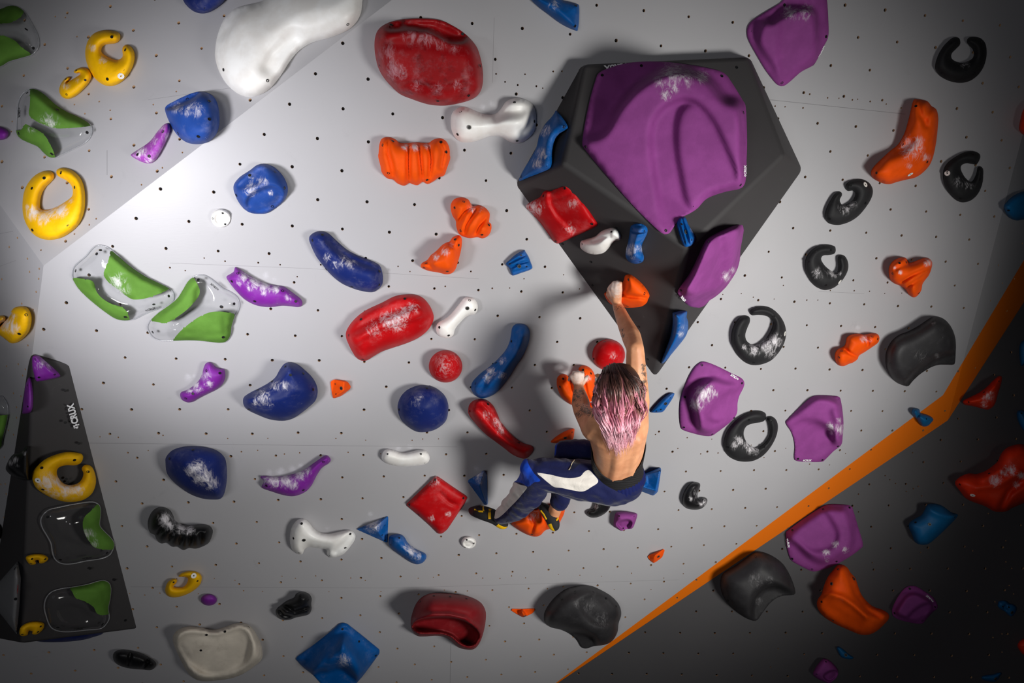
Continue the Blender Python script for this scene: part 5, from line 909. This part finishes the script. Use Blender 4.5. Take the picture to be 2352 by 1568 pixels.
for v in me.vertices:                                        # slack folds, finer towards knee and cuffs
    q = v.co+PELV; p = proj(q); k = 1 if p[0] > 1330 else 1.3
    a = mnoise.noise(V((q.x*9, q.y*9, q.z*30)))*.5+mnoise.noise(V((q.x*26+q.z*18, q.y*20, q.z*14+5)))*.5
    v.co += v.normal*(a*.009*k)
me.update()
me, px, fc = vdata(tr); fc = fc & (px[:, 1] > 0)
def sd(key, s):
    pl_ = smooth_closed(pts(key, s), 3); return np.where(fc, np.clip(segdist(px, pl_)*np.where(inpoly(px, pl_), 1, -1), -6, 6), -6)
w1 = sd('v', '858,497 1000,515 1130,545 1240,552 1330,535 1370,490 1420,465 1470,510 1525,590 1450,650 1360,697 1250,685 1130,660 1050,650 980,600 910,540')
w2 = sd('v', '605,600 680,625 755,650 700,730 640,800 570,870 500,940 440,985 400,985 380,900 380,870 450,840 480,760 560,690')
b1 = sd('v', '740,335 770,400 830,500 900,580 830,600 770,645 690,605 600,595 560,595 640,480'); b2 = sd('v', '1060,170 1095,140 1075,220 1060,310 1000,320 1010,240')
attr(me, 'white', np.maximum(w1, w2)); attr(me, 'bright', np.maximum(b1, b2)); attr(me, 'pocket', sd('v', '1215,460 1225,410 1265,360 1320,355 1332,385 1290,430 1240,465'))  # pocket: shade inside the opening, painted into the cloth colour
attr(me, 'chalk', spots(px, [(1340, 1025, 14, .45), (1310, 1030, 12, .4), (1275, 1055, 12, .4), (1285, 1070, 10, .4), (1390, 1106, 10, .4), (1430, 1115, 14, .3)]))
tb = BVHTree.FromPolygons([v.co+PELV for v in me.vertices], [p.vertices[:] for p in me.polygons])
def tube(name, P, R, mat, parent, n=6, root=PELV):
    vs, fs = [], []
    for i, p in enumerate(P):
        t = (P[min(i+1, len(P)-1)]-P[max(i-1, 0)]).normalized(); x = t.orthogonal().normalized(); y = t.cross(x)
        r = R[i] if isinstance(R, (list, tuple)) else R
        vs += [p+x*(r*math.cos(q*2*math.pi/n))+y*(r*math.sin(q*2*math.pi/n))-root for q in range(n)]
    for i in range(len(P)-1):
        for q in range(n): fs.append((i*n+q, i*n+(q+1) % n, (i+1)*n+(q+1) % n, (i+1)*n+q))
    return newobj(name, vs, fs, mat, parent)
zp = [surf_at(x, y, tb, .002) for x, y in pts('v', '1207,466 1222,440 1235,405 1250,378 1268,356')]
if all(zp): tube('zipper', zp, .0022, M['lace'], tr)['label'] = 'pale pocket zip'
loft_obj('waistband', [(at(1415.5, 1101, .398), rh, bh, .134, .106), (at(1416, 1092, .412), rh, bh, .126, .101), (at(1416.5, 1079, .43), rh, bh, .117, .095)], lambda a: 1, M['rib'], parent=tr, n=264, ribs=.012, m=8)

# climbing shoes
def shoe(P, up, R, name='shoe', label=''):
    """loft from heel to toe; black rubber, yellow heel band and strap"""
    vs, fs, fm = [], [], []; n = 18; m = 26
    def cr(L, t):
        k = t*(len(L)-1); i = min(int(k), len(L)-2); f = k-i; g = lambda j: L[max(0, min(len(L)-1, j))]
        a, b, c, d = g(i-1), g(i), g(i+1), g(i+2); return .5*((2*b)+(c-a)*f+(2*a-5*b+4*c-d)*f*f+(3*b-a-3*c+d)*f**3)
    for j in range(m+1):
        t = j/m; c = cr(P, t); d = (cr(P, min(1, t+.02))-cr(P, max(0, t-.02))).normalized(); u = (up-d*up.dot(d)).normalized(); s = d.cross(u)
        w, h = cr([r[0] for r in R], t), cr([r[1] for r in R], t)
        for q in range(n):
            a = q*2*math.pi/n; sa = math.sin(a); vs.append(c+s*(w*math.cos(a))+u*(h*(sa if sa > 0 else sa*.75))-PELV)
    for j in range(m):
        for q in range(n):
            fs.append((j*n+q, j*n+(q+1) % n, (j+1)*n+(q+1) % n, (j+1)*n+q)); a = (q+.5)/n*360; t = j/m
            low = 180 < a < 360
            fm.append(1 if (.10 < t < .30 and (a < 20 or a > 160) and not 215 < a < 325) else (0 if (low or t > .72 or t < .10) else 2))
    fs += [tuple(range(n))[::-1], tuple(m*n+q for q in range(n))]; fm += [0, 0]
    o = newobj(name, vs, fs, [M['rubber'], M['yel'], M['suede']], person, fm); md = o.modifiers.new('s', 'SUBSURF'); md.levels = md.render_levels = 1
    if label: o['label'] = label
    return o
toC = (CAM-PELV).normalized()
shL = shoe([at(1162, 1208, .15), at(1155, 1203, .155), at(1137, 1189, .14), at(1112, 1179, .105), at(1090, 1173, .06), at(1079, 1170, .03)], (toC*.6+V((0, 0, 1))).normalized(),
     [(.010, .012), (.030, .034), (.036, .038), (.040, .034), (.032, .024), (.010, .010)], label='left climbing shoe, toe pressed on the wall')
shR = shoe([at(1273, 1214, .20), at(1272, 1208, .205), at(1266, 1192, .185), at(1256, 1176, .155), at(1246, 1163, .12), at(1240, 1155, .10)], (V((.75, 0, .25))+toC*.5).normalized(),
     [(.010, .012), (.028, .032), (.034, .036), (.036, .034), (.030, .024), (.010, .010)], label='right climbing shoe standing on the orange hold')
def strap(P, par, w=.0045): o = tube('strap', P, w, M['yel'], par, 8); return o
def on(o, L):
    dg = bpy.context.evaluated_depsgraph_get(); m_ = o.evaluated_get(dg).to_mesh(); t = BVHTree.FromPolygons([v.co+PELV for v in m_.vertices], [p.vertices[:] for p in m_.polygons])
    return [q for q in (surf_at(x, y, t, .001) for x, y in L) if q is not None]
for o, L in ((shL, '190,893 240,912 285,915'), (shL, '285,915 280,860 258,857'), (shL, '350,890 342,940 345,995'), (shL, '362,890 356,940 360,995'), (shR, '1075,1000 1090,985 1105,975'), (shR, '905,905 935,945 965,1000'), (shR, '1065,1010 1085,1000 1105,990')):
    Q = on(o, pts('v', L))
    if len(Q) > 1: strap(Q, o)

# hair: dark brown at the crown, washed pink towards the tips, falling in waves over the back
def hair_mat():
    t = NT('pink_hair'); a = t.N('ShaderNodeAttribute', attribute_name='tint').outputs['Fac']; r = t.N('ShaderNodeValToRGB'); t.L(a, r.inputs[0])
    e = r.color_ramp.elements; e[0].position = 0; e[0].color = lin((40, 26, 24)); e[1].position = 1; e[1].color = lin((244, 190, 202))
    for p, c in ((.3, (84, 54, 46)), (.5, (150, 98, 90)), (.7, (206, 124, 144)), (.86, (228, 150, 170))): n_ = e.new(p); n_.color = lin(c)
    t.L(r.outputs[0], t.b.inputs['Base Color']); t.set(None, .42, .5); return t.m
HB = Body(); HB.ell(HEAD+hu*.026-fw*.016, (hr, fw, hu), (.082, .098, .10)); HB.cap(HEAD-fw*.05-hu*.03, .062, cN+bs*.02, .05)
scalp = HB.build('hair_roots', simple('dark_root_hair', (64, 42, 34), .5), person, .012, 3, PELV)
HV, HF, HT = [], [], []
rng = random.Random(11)
both = [(v.co+PELV, o) for o in (body, scalp) for v in o.data.vertices]; nb_ = len(body.data.vertices)
hb = BVHTree.FromPolygons([b[0] for b in both], [p.vertices[:] for p in body.data.polygons]+[tuple(i+nb_ for i in p.vertices) for p in scalp.data.polygons])
z0 = (HEAD-CAM).length
def strand(s, lift, y0, r, wid, dark, ph, fq, amp, ye, lay):
    xr = 1411+s*25+r.gauss(0, 2.5); yr = y0+abs(s)**1.6*16; N = 24; last = None; P = []; sp = min(1.05, max(-1.05, s))
    for k in range(N+1):
        t = k/N; y = yr+(ye-yr)*t; bulge = math.sin(min(1, t*2.6)*math.pi/2)
        x = xr+(1424+sp*56-xr)*bulge - sp*17*max(0, t-.6)/.4*(.4+.6*min(1, t)) + 4*max(0, t-.5)
        wv = min(1, t*1.7); x += amp*math.sin(fq*6.28*t+ph)*wv
        q = surf_at(x, y, hb); d = (q-CAM).length if q is not None else None
        if d is None or (last is not None and d > last+.03): d = (last if last is not None else z0)+.003
        last = d if last is None else max(last-.03, d)
        P.append(CAM+ray(x, y).normalized()*(d-lift*(.45+.55*min(1, t*3))-.006*math.cos(fq*6.28*t+ph)*wv))
    n = 5; base = len(HV)
    for i, p in enumerate(P):
        t = i/N; tg = (P[min(i+1, N)]-P[max(i-1, 0)]).normalized(); x = tg.orthogonal().normalized(); y = tg.cross(x); w = wid*(.8+.2*math.sin(t*3.1))*(1 if t < .7 else max(.12, 1-(t-.7)*3.0))
        for q in range(n): HV.append(p+x*(w*math.cos(q*2*math.pi/n))+y*(w*math.sin(q*2*math.pi/n))-PELV)
        HT.extend([min(1, max(0, .10+(t-.10)*1.3+dark))]*n)
    for i in range(N):
        for q in range(n): HF.append((base+i*n+q, base+i*n+(q+1) % n, base+(i+1)*n+(q+1) % n, base+(i+1)*n+q))
for c in range(74):                                          # locks of ten or so strands that wave together
    s0 = -1.04+2.08*((c*0.618034) % 1); ph = rng.random()*6.28; fq = rng.uniform(1.7, 2.9); amp = rng.uniform(2.5, 6.0); lay = rng.random()
    ye = 1030-50*abs(s0+.08)**1.5+rng.gauss(0, 9); dk = rng.gauss(-.02, .15)+(.10 if lay > .55 else -.12)
    for k in range(10):
        strand(s0+rng.gauss(0, .05), .008+.030*lay+rng.random()*.006, rng.uniform(832, 842)+5*(1-lay), rng, rng.uniform(.0016, .0034), dk+rng.gauss(0, .07), ph+rng.gauss(0, .22), fq, amp*rng.uniform(.8, 1.2), ye+rng.gauss(0, 6), lay)
hair = newobj('hair', HV, HF, hair_mat(), person); attr(hair.data, 'tint', HT); hair['label'] = 'long wavy hair, brown at the crown and pink towards the tips'

scalp.parent = hair
